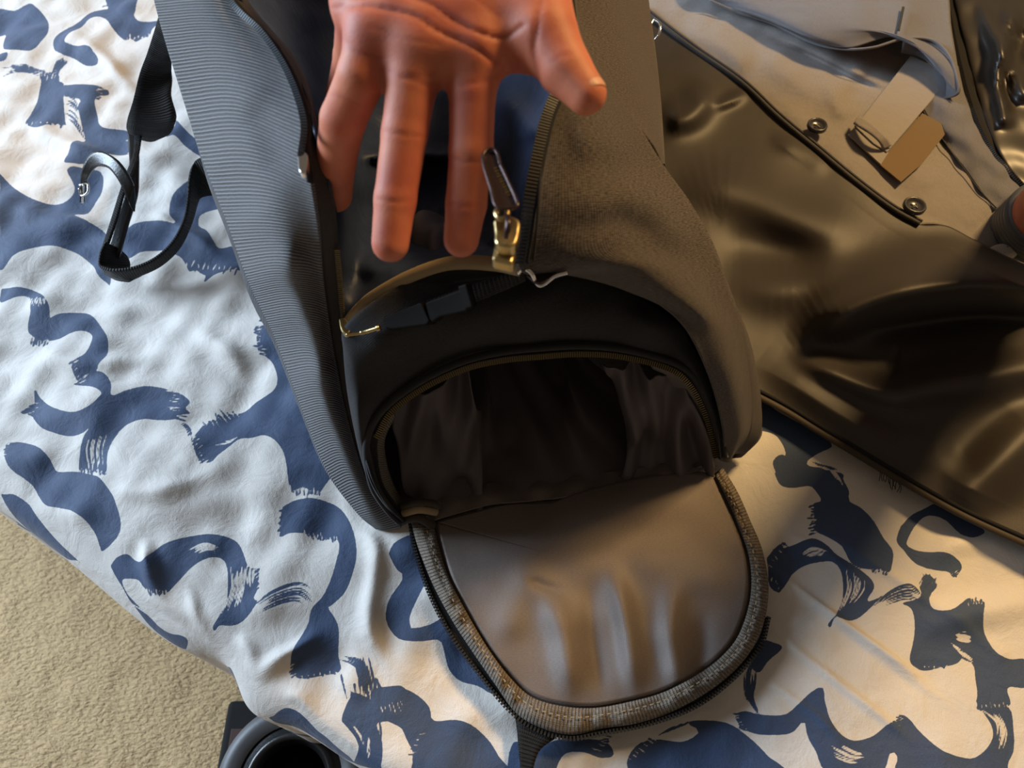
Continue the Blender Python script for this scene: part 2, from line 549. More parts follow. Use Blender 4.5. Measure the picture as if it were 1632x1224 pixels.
C7 = (0, 800, 2.8875); C8 = (560, 700, 2.331); CR = (1130, 750, 2.582); C6 = (1088, 400, 3.0); C10 = (340, 1040, 5.44)
INK = [
 [(-20,8),(0,8),(20,12),(43,5),(50,5),(67,20),(77,37),(78,50),(68,65),(50,82),(33,82),(7,80),(7,63),(5,50),(-10,48)],
 [(-10,87),(13,86),(7,97),(-10,98)],
 [(172,13),(150,14),(135,23),(117,42),(93,55),(85,67),(87,80),(100,88),(117,93),(133,103),(143,107),(157,106),(159,98),(153,90),(147,83),(127,78),(107,72),(106,68),(123,53),(133,42),(143,30),(157,27),(170,33),(180,47),(190,58),(200,65),(210,63),(217,68),(227,62),(240,59),(245,50),(262,40),(233,38),(222,37),(215,28),(218,20),(222,-10),(170,-10)],
 [(63,117),(90,115),(93,128),(100,133),(100,187),(103,193),(83,193),(58,199),(35,190),(37,185),(47,173),(55,157),(60,140),(63,127)],
 [(100,133),(147,138),(170,142),(172,148),(152,157),(152,180),(160,197),(200,201),(210,220),(204,238),(160,237),(143,243),(132,252),(110,253),(97,251),(110,233),(118,217),(130,220),(127,197),(125,180),(123,167),(128,158),(100,150)],
 [(-10,265),(0,275),(20,293),(50,307),(80,310),(97,305),(110,290),(107,277),(100,263),(110,257),(127,258),(153,262),(153,290),(143,307),(127,327),(108,330),(133,343),(153,353),(165,367),(172,372),(170,400),(165,440),(160,437),(147,427),(140,413),(127,400),(110,388),(85,381),(60,381),(35,389),(15,400),(-10,418)],
 [(207,347),(227,343),(247,345),(277,350),(267,337),(265,323),(270,307),(283,293),(305,280),(345,280),(370,318),(333,327),(315,337),(313,353),(327,363),(340,383),(347,392),(367,387),(390,390),(400,432),(384,433),(367,432),(340,435),(322,446),(325,435),(317,430),(307,423),(297,425),(290,412),(283,403),(270,397),(255,388),(240,388),(220,392),(200,403),(180,400),(180,380),(190,360)],
 [(280,190),(293,203),(307,213),(325,220),(334,242),(313,238),(293,227),(277,213),(263,215),(277,200)],
 [(-10,448),(0,448),(23,447),(43,451),(60,462),(68,472),(72,483),(72,498),(75,497),(87,490),(107,486),(127,487),(143,498),(157,517),(167,533),(169,553),(167,570),(158,583),(155,590),(147,593),(133,597),(123,607),(115,590),(120,577),(133,563),(142,543),(142,530),(133,522),(120,521),(103,526),(90,533),(73,536),(67,532),(57,543),(50,533),(39,523),(38,510),(42,490),(39,473),(32,462),(17,463),(-10,472)],
 [(123,607),(133,600),(147,592),(163,593),(173,603),(178,617),(180,632),(200,622),(227,614),(250,615),(273,621),(290,628),(302,640),(295,650),(303,658),(290,660),(283,667),(270,670),(253,670),(230,669),(207,675),(193,685),(185,697),(177,713),(173,730),(174,760),(165,757),(158,750),(145,755),(140,750),(126,750),(128,727),(135,700),(147,685),(133,693),(110,695),(87,690),(67,682),(52,667),(47,660),(38,655),(50,640),(53,618),(60,630),(77,645),(97,655),(117,660),(133,658),(150,648),(160,637),(165,630),(157,622),(140,615),(115,611)],
 [(322,677),(340,667),(353,660),(367,655),(387,652),(407,637),(423,627),(437,617),(442,603),(438,587),(430,573),(417,563),(412,553),(409,540),(412,530),(405,528),(410,518),(425,500),(455,540),(480,573),(495,613),(510,650),(525,677),(535,713),(535,750),(525,763),(513,780),(508,788),(493,787),(492,780),(480,777),(467,783),(462,782),(460,763),(457,737),(450,717),(437,702),(420,695),(400,700),(383,702),(360,720),(350,728),(340,740),(328,740),(318,733),(313,717),(312,700)],
 [(7,703),(27,702),(50,708),(67,717),(78,730),(85,747),(100,750),(123,752),(143,757),(160,763),(170,773),(180,787),(187,800),(196,835),(189,859),(163,876),(159,869),(154,852),(139,831),(118,817),(94,810),(73,805),(60,790),(50,773),(37,762),(20,750),(10,737),(3,717)],
 [(-10,783),(0,785),(15,785),(33,795),(43,805),(50,820),(65,845),(80,865),(100,885),(112,897),(100,890),(60,890),(0,860),(-10,830)],
 [(450,807),(467,797),(493,793),(520,798),(540,808),(556,830),(566,860),(568,890),(560,920),(548,945),(530,962),(522,968),(530,980),(538,1000),(536,1040),(540,1067),(512,1074),(485,1079),(467,1073),(462,1056),(474,1025),(488,994),(495,970),(512,952),(520,938),(530,914),(537,890),(540,873),(535,857),(512,860),(502,854),(484,850),(460,850),(445,855),(446,830)],
 crp([(500,280),(540,250),(590,240),(630,270),(680,285),(700,265),(740,215),(800,185),(880,160),(960,148),(1040,158),(1090,185),(1120,240),(1145,300),(1190,310),(1195,350),(1185,410),(1170,450),(1190,460),(1150,520),(1100,560),(1050,572),(1010,570),(985,595),(975,580),(1010,530),(1040,470),(1050,400),(1050,330),(1030,270),(990,255),(940,270),(880,310),(820,370),(770,415),(740,400),(690,400),(660,375),(640,350),(600,340),(550,345),(560,400),(590,440),(640,490),(690,560),(740,590),(800,600),(825,625),(795,665),(750,690),(680,640),(620,570),(590,490),(560,430),(540,370),(515,320)], *C7),
 crp([(930,815),(985,790),(1010,830),(1030,905),(960,880)], *C7),
 crp([(390,545),(460,520),(520,480),(600,450),(680,480),(740,540),(790,620),(840,700),(910,760),(980,850),(1050,920),(1100,970),(1100,1051),(950,1040),(800,900),(650,760),(560,690),(420,640)], *C10),
 crp([(1180,250),(1190,330),(1250,350),(1330,380),(1340,330),(1380,330),(1400,200),(1450,290),(1500,285),(1632,285),(1700,400),(1690,640),(1632,630),(1560,590),(1500,590),(1410,610),(1430,690),(1455,780),(1450,900),(1420,1001),(1400,1060),(1100,1060),(1130,1001),(1180,930),(1230,840),(1230,780),(1200,710),(1130,620),(1100,570),(1150,430),(1180,370)], *C10),
 crp([(100,930),(120,915),(180,918),(240,945),(285,990),(300,1040),(380,1038),(440,1055),(500,1105),(540,1165),(570,1250),(250,1250),(225,1190),(225,1160),(200,1110),(180,1070),(130,1045),(105,1035)], *C8),
 crp([(140,430),(160,390),(210,362),(240,360),(330,380),(500,560),(600,800),(620,960),(520,940),(470,910),(400,890),(360,850),(345,800),(330,745),(300,742),(240,748),(180,740),(145,710),(125,660),(140,590),(190,510),(165,480)], *C8),
 crp([(585,1160),(605,1120),(640,1140),(640,1250),(580,1250)], *C8),
 crp([(640,1250),(660,1190),(690,1150),(760,1115),(850,1110),(950,1120),(980,1170),(930,1180),(860,1160),(790,1170),(740,1250)], *C8),
 crp([(1040,1250),(1030,1190),(1070,1130),(1140,1110),(1240,1120),(1300,1080),(1250,1050),(1300,1040),(1400,1050),(1480,1100),(1550,1170),(1590,1250)], *C8),
 crp([(245,350),(290,300),(325,285),(310,310),(350,300),(400,280),(440,272),(490,300),(530,340),(580,370),(640,410),(680,450),(685,480),(660,530),(700,520),(720,510),(640,590),(590,612),(540,605),(520,600),(510,640),(498,625),(540,570),(560,520),(560,450),(545,400),(510,370),(460,370),(400,385),(350,420),(310,480),(290,495),(258,465),(250,410)], *CR),
 crp([(275,0),(300,50),(350,62),(420,55),(450,80),(470,115),(440,125),(430,150),(440,180),(430,200),(440,240),(500,275),(550,310),(590,370),(630,395),(700,405),(745,415),(765,370),(765,320),(730,270),(690,200),(640,150),(580,115),(585,80),(560,30),(550,0),(400,-20)], *CR),
 crp([(310,705),(385,700),(470,760),(560,810),(640,850),(725,915),(670,950),(635,970),(600,1000),(620,1020),(680,1030),(740,1080),(790,1130),(805,1185),(800,1224),(660,1224),(690,1190),(650,1130),(610,1105),(550,1120),(490,1110),(460,1060),(437,1000),(470,965),(500,965),(460,880),(400,850),(350,850),(300,865),(270,780)], *C6),
 crp([(800,220),(850,170),(900,145),(950,120),(1000,120),(1100,200),(1150,240),(1100,270),(1050,260),(1020,220),(990,190),(940,172),(900,180),(860,220),(830,270),(825,300),(860,320),(910,330),(980,335),(1040,365),(1055,395),(1020,432),(1000,410),(960,405),(900,395),(850,370),(810,320),(782,280)], *CR),
 crp([(870,460),(900,420),(940,440),(950,470),(910,520),(930,570),(1000,570),(1085,515),(1090,550),(1140,530),(1130,590),(1150,670),(1190,740),(1250,770),(1330,775),(1330,885),(1240,890),(1250,960),(1190,975),(1105,980),(1110,920),(1105,850),(1100,800),(1060,760),(1030,790),(950,810),(890,820),(840,795),(832,760),(850,680),(850,600),(835,560),(800,540),(870,520)], *CR),
 crp([(1120,975),(1240,970),(1265,1070),(1265,1150),(1240,1200),(1200,1250),(800,1250),(780,1180),(750,1160),(700,1250),(500,1250),(440,1150),(410,1090),(395,1030),(350,1075),(290,1085),(200,1080),(140,1050),(115,1000),(160,985),(220,1000),(320,1000),(380,950),(430,905),(470,890),(480,950),(500,1020),(540,1080),(600,1110),(680,1090),(740,1040),(780,1030),(790,1000),(830,1020),(880,1080),(960,1150),(1050,1180),(1100,1180),(1150,1140),(1175,1090),(1165,1040)], *CR),
 crp([(240,690),(300,715),(300,735),(250,780),(215,825),(180,800),(190,750),(220,710)], *CR),
 crp([(0,1030),(60,1030),(120,1060),(190,1110),(240,1170),(280,1250),(0,1250)], *CR),
]
HOLES = [crp([(220,700),(215,660),(240,600),(275,540),(300,560),(340,640),(310,675),(260,695)], *C8),
         crp([(340,1170),(400,1160),(450,1190),(430,1200),(350,1195)], 340, 300, 5.44)]
def fan(a, b, n, w, seed, x0=0, y0=0, s=1.0):
    r = np.random.RandomState(seed)
    A = cr1(crp(a, x0, y0, s), 24); B = cr1(crp(b, x0, y0, s), 24)
    out = []
    for i in range(n):
        u = (i + 0.5) / n + r.uniform(-0.25, 0.25) / n
        l = A * (1 - u) + B * u
        i0 = r.randint(0, 6); i1 = 24 - r.randint(0, 7)
        out.append((l[i0:i1], w * r.uniform(0.6, 1.3)))
    return out
HAIRS = []; CUTS = []
for args in [
  ([(0,103),(33,100),(60,107),(80,115)],[(0,123),(20,115),(43,113),(63,120)],6,2.2,1),
  ([(97,90),(87,100),(80,115)],[(112,95),(98,103),(86,118)],5,3,2),
  ([(100,148),(115,152),(125,165)],[(100,183),(115,195),(130,218)],6,2.6,3),
  ([(100,255),(115,265),(118,285),(100,305)],[(127,260),(137,275),(132,297),(112,312)],4,4,4),
  ([(277,670),(297,685),(307,720)],[(290,666),(305,685),(312,715)],3,2.5,5),
  ([(1170,470),(1270,400),(1390,365),(1480,435)],[(1205,515),(1300,470),(1370,460),(1410,500)],7,2.6,6,*C7),
  ([(1060,40),(1200,100),(1300,220),(1300,360)],[(1130,0),(1280,60),(1335,180),(1330,360)],5,3.5,7,*C10),
  ([(690,540),(760,480),(830,460),(880,500)],[(685,578),(760,545),(820,530),(870,540)],6,2.5,8,*CR),
  ([(165,780),(150,850),(160,930),(200,990)],[(205,800),(200,870),(190,930),(215,1000)],5,4,9,*CR),
  ([(150,14),(160,8),(172,8)],[(172,2),(176,4),(180,8)],2,2,10),
  ([(1000,650),(1090,660)],[(1030,760),(1100,800)],4,3.0,11,*CR),
  ([(870,60+350),(890,430),(900,500)],[(950,420),(940,470),(915,520)],4,3,12,*CR),
  ([(0,800),(20,880),(60,960)],[(60,790),(80,880),(90,960)],6,4,13,*C8),
  ([(0,1000),(30,1080),(20,1180)],[(90,1000),(110,1080),(100,1200)],5,4,14,*C8),
  ]:
    HAIRS += fan(*args)
for args in [
  ([(35,462),(42,482)],[(64,464),(68,484)],6,2.2,21),
  ([(148,692),(138,720),(142,755)],[(174,690),(166,720),(170,755)],6,2.4,22),
  ([(870,220),(940,190),(1010,205)],[(890,265),(960,225),(1015,240)],4,2.4,23,*C7),
  ([(1055,300),(1060,400),(1010,530)],[(1130,290),(1130,380),(1110,480)],7,2.2,24,*C7),
  ([(1150,580),(1240,700),(1290,830)],[(1330,680),(1360,830),(1300,960)],5,2.6,25,*C10),
  ([(390,330),(430,310),(500,330)],[(400,360),(450,345),(500,360)],4,2.4,26,*CR),
  ([(565,400),(575,480),(545,570)],[(640,420),(650,480),(600,550)],6,2.2,27,*CR),
  ([(1000,650),(1085,655)],[(1010,695),(1090,710)],3,5,28,*CR),
  ([(1020,730),(1100,800)],[(1000,700),(1100,770)],3,2.5,29,*CR),
  ([(510,1100),(600,1150),(650,1160)],[(480,1160),(570,1200),(640,1200)],6,2.6,30,*CR),
  ([(1130,985),(1190,1040),(1180,1140)],[(1200,980),(1240,1080),(1210,1180)],5,2.6,31,*CR),
  ([(620,985),(700,1020),(780,1160)],[(650,980),(740,1050),(800,1150)],3,3,32,*C6),
  ([(1480,150),(1490,185)],[(1550,150),(1550,185)],6,2,33,*C7),
  ([(470,777),(472,790)],[(505,780),(507,792)],5,2.2,34),
  ([(353,705),(375,700),(383,695)],[(340,715),(360,712),(372,706)],2,2.0,35),
  ([(540,440),(640,500),(700,570)],[(600,440),(660,480),(700,530)],3,2.2,36,*C7),
  ([(1130,270),(1120,330),(1140,400)],[(1185,290),(1180,350),(1165,420)],3,3,37,*C7),
  ]:
    CUTS += fan(*args)

def brush(a, b, d, n=9, w=3.2, seed=0):
    n = int(n * 1.7); w = w * 0.62
    # ragged dry end of a stroke: a-b lies across the stroke, d points out of it
    r_ = np.random.RandomState(seed + int(a[0]))
    a = np.array(a, float); b = np.array(b, float); d = np.array(d, float)
    for i in range(n):
        u = (i + 0.5) / n + r_.uniform(-.4, .4) / n
        p = a * (1 - u) + b * u
        k = r_.uniform(0.1, 1.0) ** 1.3
        dd = d * k + (b - a) * r_.uniform(-.04, .04)
        if i % 2: HAIRS.append((np.array([p - 0.9 * d, p, p + dd * 0.7, p + dd]), w * 1.5 * r_.uniform(.7, 1.2)))
        else: CUTS.append((np.array([p + 0.3 * d, p, p - dd * 0.6, p - dd]), w * r_.uniform(.6, 1.0)))
for q in [((40,540),(72,540),(-2,9)),((118,575),(126,608),(-9,5)),((38,655),(50,640),(-14,4)),((278,622),(284,668),(17,2),11),
          ((126,750),(172,757),(2,9),10),((322,677),(372,650),(-7,-12),10),((312,700),(330,742),(-7,6)),((412,520),(415,565),(-12,-3),11),
          ((462,783),(512,787),(0,10),10),((292,415),(382,433),(-4,9),12),((200,62),(240,60),(-1,7),8),((60,116),(92,116),(2,-9)),
          ((35,190),(100,194),(-3,5),9),((168,140),(155,158),(9,2),6),((202,203),(206,238),(12,1),7),((462,1058),(466,1075),(-6,3),5),((470,1076),(535,1070),(4,6),9),
          ((445,852),(447,810),(-4,2),5),((484,850),(538,858),(2,9),10),((7,703),(5,725),(-6,-3),6),((236,940),(268,942),(2,7),9),((410,905),(413,940),(5,-4),6),
          ((560,1090),(600,1092),(-2,-22),8,4),((540,1068),(548,1100),(-4,-16),5,4),((1296,800),(1296,850),(-8,1),12),((1232,920),(1245,940),(-2,10),6),((1228,900),(1255,862),(-10,-10),6),
          ((1455,1060),(1515,1062),(2,6),8),((1545,960),(1570,955),(4,-10),7),((1558,1125),(1612,1123),(2,9),9),((1175,1132),(1192,1165),(-10,-3),8),((1430,1155),(1440,1140),(-9,-5),5),
          ((1418,915),(1390,905),(2,6),6),((1520,915),(1538,905),(5,5),6),((1470,925),(1498,925),(5,-10),7),((1300,735),(1340,745),(12,6),7),
          ((605,1128),(640,1120),(-6,-16),7,3.5),((650,1210),(672,1160),(-8,0),6),((955,1195),(978,1170),(14,3),8),((1005,1210),(1045,1172),(-10,-7),8),((1060,1165),(1100,1150),(14,-8),7)]:
    brush(*q)

def poly_sdf(px, py, poly):
    q = np.asarray(poly, float); n = len(q)
    d = np.full(px.shape, 1e18); inside = np.zeros(px.shape, bool)
    for i in range(n):
        a, b = q[i], q[(i + 1) % n]
        e = b - a
        wx = px - a[0]; wy = py - a[1]
        t = np.clip((wx * e[0] + wy * e[1]) / max(e @ e, 1e-9), 0, 1)
        d = np.minimum(d, (wx - t * e[0]) ** 2 + (wy - t * e[1]) ** 2)
        if a[1] != b[1]:
            c = ((a[1] > py) != (b[1] > py)) & (px < a[0] + (py - a[1]) * e[0] / e[1])
            inside ^= c
    d = np.sqrt(d)
    return np.where(inside, -d, d)

def near(px, py, q, m):
    q = np.asarray(q)
    return (px > q[:, 0].min() - m) & (px < q[:, 0].max() + m) & (py > q[:, 1].min() - m) & (py < q[:, 1].max() + m)

def ink_field(px, py):
    v = np.full(px.shape, 8.0)
    def apply(polys, f):
        for poly in polys:
            q = crn(poly, max(60, 4 * len(poly)), closed=True)[:-1]
            q = 0.65 * q + 0.35 * crn(poly, len(q) + 1, closed=True)[:-1]
            m = near(px, py, q, 9)
            if m.any():
                v[m] = f(v[m], poly_sdf(px[m], py[m], q))
    apply(INK, lambda a, d: np.minimum(a, d))
    def lines(L, f):
        for l, w in L:
            m = near(px, py, l, 9)
            if not m.any(): continue
            k = np.linspace(0, 1, len(l))
            ww = 0.5 * w * np.sqrt(np.clip(4 * k * (1 - k), 0.02, 1)) + 0.25
            d, a, wd = seg_dist(px[m], py[m], np.c_[l, ww, ww])
            v[m] = f(v[m], d - a)
    apply(HOLES, lambda a, d: np.maximum(a, -d))
    lines(CUTS, lambda a, d: np.maximum(a, -d))
    lines(HAIRS, lambda a, d: np.minimum(a, d))
    return np.clip(v, -8, 8)

# duvet tessellation: fine where it is seen, coarse beyond
ax_ = np.r_[np.arange(-1400, -8, 60), np.arange(-8, 1640, 2.2), np.arange(1645, 3000, 60)]
ay_ = np.r_[np.arange(-760, -8, 40), np.arange(-8, 1232, 2.2), np.arange(1236, 2400, 50)]
PX, PY = np.meshgrid(ax_, ay_)
base = P(PX, PY, 0.0)
X, Y = base[..., 0], base[..., 1]
inframe = (PX > -9) & (PX < 1641) & (PY > -9) & (PY < 1233)
ink = np.full(X.shape, 8.0)
ink[inframe] = ink_field(PX[inframe], PY[inframe])
# outside the photograph the print repeats
REP = np.array([[0.46, 0.05], [-0.05, 0.46]])
xo, yo = X[~inframe].copy(), Y[~inframe].copy()
inv = np.linalg.inv(REP.T)
uvw = np.stack([xo + 0.45, yo - 0.10], -1) @ inv.T
fr = uvw - np.floor(uvw)
pp = fr @ REP + np.array([-0.45, 0.10])
qx, qy = to_px(np.c_[pp, np.full(len(pp), BED)])
ink[~inframe] = ink_field(qx, qy)

S = (X - E0[0]) * E1[0] + (Y - E0[1]) * E1[1]
T = (X - E0[0]) * E2[0] + (Y - E0[1]) * E2[1]
wob = 0.002 * wnoise(S, S * 0, 0.16, 5, 8) + 0.004 * np.exp(-((S - 0.155) / 0.05) ** 2) - 0.006 * np.exp(-((S - 0.20) / 0.02) ** 2) + 0.010 * np.exp(-((S - 0.235) / 0.025) ** 2)
Tn = T
RB = 0.028
z = np.zeros_like(T); t2 = np.clip(Tn, 0, None).copy()
arc = np.clip(-Tn, 0, None)
ang = np.clip(arc / RB, 0, math.pi / 2)
t2 = np.where(Tn >= 0, Tn, -RB * np.sin(ang))
z = np.where(Tn >= 0, 0, -RB * (1 - np.cos(ang)))
down = np.clip(arc - RB * math.pi / 2, 0, 0.34)
z -= down
t2 -= wob * np.clip(arc / 0.04, 0, 1) + 0.02 * (down / 0.34) * np.sin(S * 38) 
Xn = E0[0] + E1[0] * S + E2[0] * t2; Yn = E0[1] + E1[1] * S + E2[1] * t2
DUV_R = [
 [(180,960,0.006,10),(250,960,0.006,12),(320,1000,0.004,14)],
 [(235,850,0.006,12),(245,930,0.009,14),(290,1030,0.006,14)],
 [(300,930,0.004,10),(320,1010,0.007,12),(330,1080,0.006,12)],
 [(370,1010,0.004,12),(400,1050,0.006,14),(380,1110,0.006,12)],
 [(350,1110,0.006,12),(430,1060,0.008,14),(480,1030,0.005,12),(520,1000,0.002,12)],
 [(420,1150,0.005,12),(470,1110,0.008,14),(500,1170,0.008,12),(520,1210,0.006,12)],
 [(560,840,0.002,10),(600,880,0.005,14),(590,1000,0.005,16),(640,1100,0.002,14)],
 [(100,60,0.004,14),(160,90,0.006,12),(220,150,0.004,10)],
 [(20,180,0.003,12),(120,230,0.005,12),(230,250,0.002,10)],
 [(0,320,0.005,14),(100,340,0.006,14),(170,350,0.003,12)],
 [(230,330,0.003,8),(290,360,0.005,10),(360,410,0.005,12)],
 [(60,560,0.002,12),(140,580,0.004,14),(260,560,0.002,14)],
 [(300,520,0.003,14),(360,560,0.005,16),(400,610,0.003,14)],
 [(170,780,0.002,12),(260,790,0.005,16),(380,740,0.002,14)],
 [(1240,800,0.0008,10),(1400,900,0.0024,9),(1600,1040,0.001,12)],
 [(1150,850,0.0008,8),(1330,980,0.0026,8),(1560,1160,0.001,8)],
 [(1180,960,0.0008,8),(1340,1090,0.0026,8),(1480,1200,0.001,8)],
 [(1230,830,0.0006,6),(1320,880,0.0018,6),(1420,960,0.0006,6)],
 [(1230,900,0.0006,6),(1400,1030,0.0020,6),(1500,1100,0.0006,6)],
 [(1450,900,0.002,20),(1550,860,0.006,22),(1640,880,0.004,26)],
 [(1440,1010,0.001,20),(1540,980,0.005,24),(1640,960,0.004,26)],
 [(1190,1060,0.0006,7),(1290,1130,0.0018,7),(1360,1200,0.0006,7)],
]
hz = np.zeros_like(X)
hz[inframe] = ridges(PX[inframe], PY[inframe], DUV_R)
amp = np.where(X < 0.12, 0.0022, 0.0009)
amp = 0.0009 + 0.0014 / (1 + np.exp((X - 0.08) / 0.03))
hz += amp * wnoise(X, Y, 0.085, 11) + 0.5 * amp * wnoise(X, Y, 0.035, 12) 
hz += 0.0035 * wnoise(X, Y, 0.4, 13)
fade = np.clip(1 + Tn / 0.02, 0, 1)
hz -= 0.004
Z = BED + z + hz * fade
keep = (Tn > -0.30) & (T < 1.75) & (np.abs(S) < 1.75)
idx = -np.ones(keep.size, int); kk = keep.ravel(); idx[kk] = np.arange(kk.sum())
fc = grid_faces(*keep.shape)
fc = idx[fc]; fc = fc[(fc >= 0).all(1)][:, ::-1]
V = np.stack([Xn, Yn, Z], -1).reshape(-1, 3)[kk]
bed = thing('bed', 'bed spread with a white cotton duvet printed with looping dark blue brush strokes', 'bed', tuple(np.r_[E0 + 0.7 * E2 + 0.3 * E1, 0.0]))
me = bpy.data.meshes.new('duvet')
me.vertices.add(len(V)); me.vertices.foreach_set('co', V.ravel())
me.loops.add(fc.size); me.loops.foreach_set('vertex_index', fc.ravel())
me.polygons.add(len(fc)); me.polygons.foreach_set('loop_start', np.arange(0, fc.size, 4)); me.polygons.foreach_set('loop_total', np.full(len(fc), 4))
me.polygons.foreach_set('use_smooth', np.ones(len(fc), bool))
me.update(calc_edges=True); me.validate()
at = me.attributes.new('ink', 'FLOAT', 'POINT'); at.data.foreach_set('value', ink.ravel()[kk])
me.materials.append(M['duvet'])
me.transform(Matrix.Translation(-Vector(bed.location)))
o = bpy.data.objects.new('duvet', me); COL.objects.link(o); o.parent = bed

def bed_box(name, s0, s1, t0, t1, z0, z1, mat, bev):
    c = lambda s, t, zz: np.r_[E0 + E1 * s + E2 * t, zz]
    V = [c(s, t, zz) for zz in (z0, z1) for s, t in ((s0, t0), (s1, t0), (s1, t1), (s0, t1))]
    Fc = [(0, 3, 2, 1), (4, 5, 6, 7), (0, 1, 5, 4), (1, 2, 6, 5), (2, 3, 7, 6), (3, 0, 4, 7)]
    o = mesh_obj(name, V, Fc, mat, bed, smooth=False)
    b = o.modifiers.new('bevel', 'BEVEL'); b.width = bev; b.segments = 4
    return o
bed_box('mattress', -1.6, 1.6, 0.05, 1.7, 0.24, 0.462, M['mattress'], 0.03)
bed_box('bed_base', -1.6, 1.6, 0.14, 1.7, 0.0, 0.24, M['wood'], 0.01)

# ================================================================== DUFFEL BAG
bag = thing('duffel_bag', 'charcoal duffel bag on the bed, top unzipped, end pocket hanging open towards the viewer', 'bag', (0.0, 0.30, BED))

def outer_col(g, drop):
    return g

# left side panel, folded outwards
LP = [
 [(600,840,.002),(615,843,.004),(640,838,.008)],
 [(570,812,.012),(586,806,.028),(603,800,.030)],
 [(520,740,.030),(548,728,.062),(576,742,.055)],
 [(480,640,.050),(515,632,.105),(548,642,.098)],
 [(440,535,.080),(488,530,.158),(530,545,.148)],
 [(400,450,.110),(455,440,.198),(517,450,.195)],
 [(362,345,.155),(430,345,.232),(510,355,.245)],
 [(325,250,.180),(405,248,.256),(500,285,.270)],
 [(300,170,.205),(385,165,.268),(488,205,.284)],
 [(272,80,.235),(358,75,.280),(455,105,.287)],
 [(250,0,.255),(318,-5,.287),(372,5,.290)],
 [(232,-90,.265),(290,-100,.290),(330,-85,.290)],
 [(225,-200,.25),(280,-210,.28),(330,-200,.285)]]
LPR = [
 [(500,400,0.008,30),(440,430,0.008,30),(400,470,0.004,26)],
 [(330,250,0.004,30),(380,300,-0.006,34),(410,350,-0.006,30)],
 [(390,150,-0.004,34),(430,220,-0.006,34),(450,300,-0.004,30)],
 [(520,560,0.006,26),(500,620,0.006,24),(530,700,0.004,20)],
 [(450,500,-0.005,28),(480,560,-0.006,28),(490,620,-0.004,24)],
]
g = interp_grid(LP, 170, 60)
g[..., 2] += ridges(g[..., 0], g[..., 1], LPR)
w = P(g[..., 0], g[..., 1], g[..., 2])
# carry the cloth round underneath to the bed
edge = w[:, :1]
und = []
for k, (dx, f) in enumerate(((0.055, 0.0), (0.03, 0.25), (0.006, 0.62), (-0.004, 0.86))):
    q = edge.copy(); q[..., 0] += dx * np.clip((edge[..., 2] - BED) / 0.1, 0.1, 1)
    q[..., 2] = BED + 0.002 + (edge[..., 2] - BED - 0.002) * f
    und.append(q)
w2 = np.concatenate(und + [w], 1)
w2 = flip_to_cam(w2)
o = grid_obj('side_panel', w2, M['twill'], bag, 0.0015)
tag(o, 'ribbed grey twill side panel')

FL_L = [(640,838,.008),(603,800,.030),(576,742,.055),(548,642,.098),(530,545,.148),(517,450,.195),(510,355,.245),(500,285,.270),(488,205,.284),(455,105,.287),(372,5,.290),(330,-85,.290)]
FL_R = [(648,835,.008),(607,800,.030),(580,742,.055),(556,642,.100),(546,540,.150),(541,450,.193),(536,355,.240),(528,290,.262),(507,200,.274),(478,105,.276),(398,5,.280),(350,-85,.28)]
strip('facing', FL_L, FL_R, M['facing'], bag, 0.0012, 120, 5, 0.0)
# coil and lip along the folded edge
pxtube('edge_piping', [(495,290,.276),(487,240,.287),(490,200,.288),(478,150,.290),(455,100,.291),(420,52,.293),(374,2,.294),(332,-85,.294)], 0.0016, M['ziptape'], bag)
teeth('zip_coil', [(479,250,.2865),(484,200,.290),(472,150,.292),(450,100,.293),(415,50,.295),(368,2,.296),(326,-85,.296)], M['teeth_blue'], bag, 0.0014, 0.0013, 0.0012, 0.0008)
slab('zip_slider', [(474,243),(483,240),(490,247),(490,268),(484,276),(476,270)], .288, 0.003, M['steel'], bag, 0.001, 24)
teeth('zip_coil', [(537,395,.223),(541,440,.2),(546,500,.17),(549,520,.162)], M['teeth_brass'], bag, 0.0016, 0.0013, 0.001, 0.0007)

# right top flap and side
RF = [
 [(903,-60,.262),(905,-62,.262),(908,-64,.262)],
 [(899,-5,.268),(903,-5,.270),(908,-5,.268)],
 [(905,60,.268),(915,65,.270),(928,72,.262)],
 [(890,130,.272),(928,130,.272),(966,132,.254)],
 [(868,190,.272),(940,190,.270),(1008,195,.240)],
 [(850,270,.268),(950,265,.262),(1052,265,.222)],
 [(838,340,.260),(965,335,.256),(1095,325,.205)],
 [(826,425,.242),(975,398,.240),(1132,390,.185)],
 [(905,433,.226),(1040,430,.222),(1157,460,.160)],
 [(1000,460,.208),(1095,480,.196),(1177,520,.130)],
 [(1080,510,.182),(1140,530,.160),(1189,580,.100)],
 [(1125,590,.135),(1165,600,.118),(1195,640,.065)],
 [(1150,680,.070),(1178,670,.066),(1192,690,.030)],
 [(1150,732,.012),(1160,733,.012),(1162,728,.008)]]
RFR = [[(960,300,0.004,30),(1040,330,0.006,30),(1110,420,0.004,24)],
       [(880,380,-0.003,24),(980,350,-0.004,26),(1040,390,-0.003,26)],
       [(900,230,0.003,30),(960,230,0.003,30),(1010,250,0.002,24)]]
g = interp_grid(RF, 170, 50)
g[..., 2] += ridges(g[..., 0], g[..., 1], RFR)
w = P(g[..., 0], g[..., 1], g[..., 2])
edge = w[:, -1:]
und = []
for dx, f in ((0.008, 0.9), (0.012, 0.6), (0.004, 0.3), (-0.02, 0.0)):
    q = edge.copy(); q[..., 0] += dx; q[..., 1] += 0.01 * (1 - f)
    q[..., 2] = BED + 0.002 + (edge[..., 2] - BED - 0.002) * f
    und.append(q)
w2 = flip_to_cam(np.concatenate([w] + und, 1))
o = grid_obj('top_flap', w2, M['canvas'], bag, 0.0018)
tag(o, 'brownish charcoal melange flap')
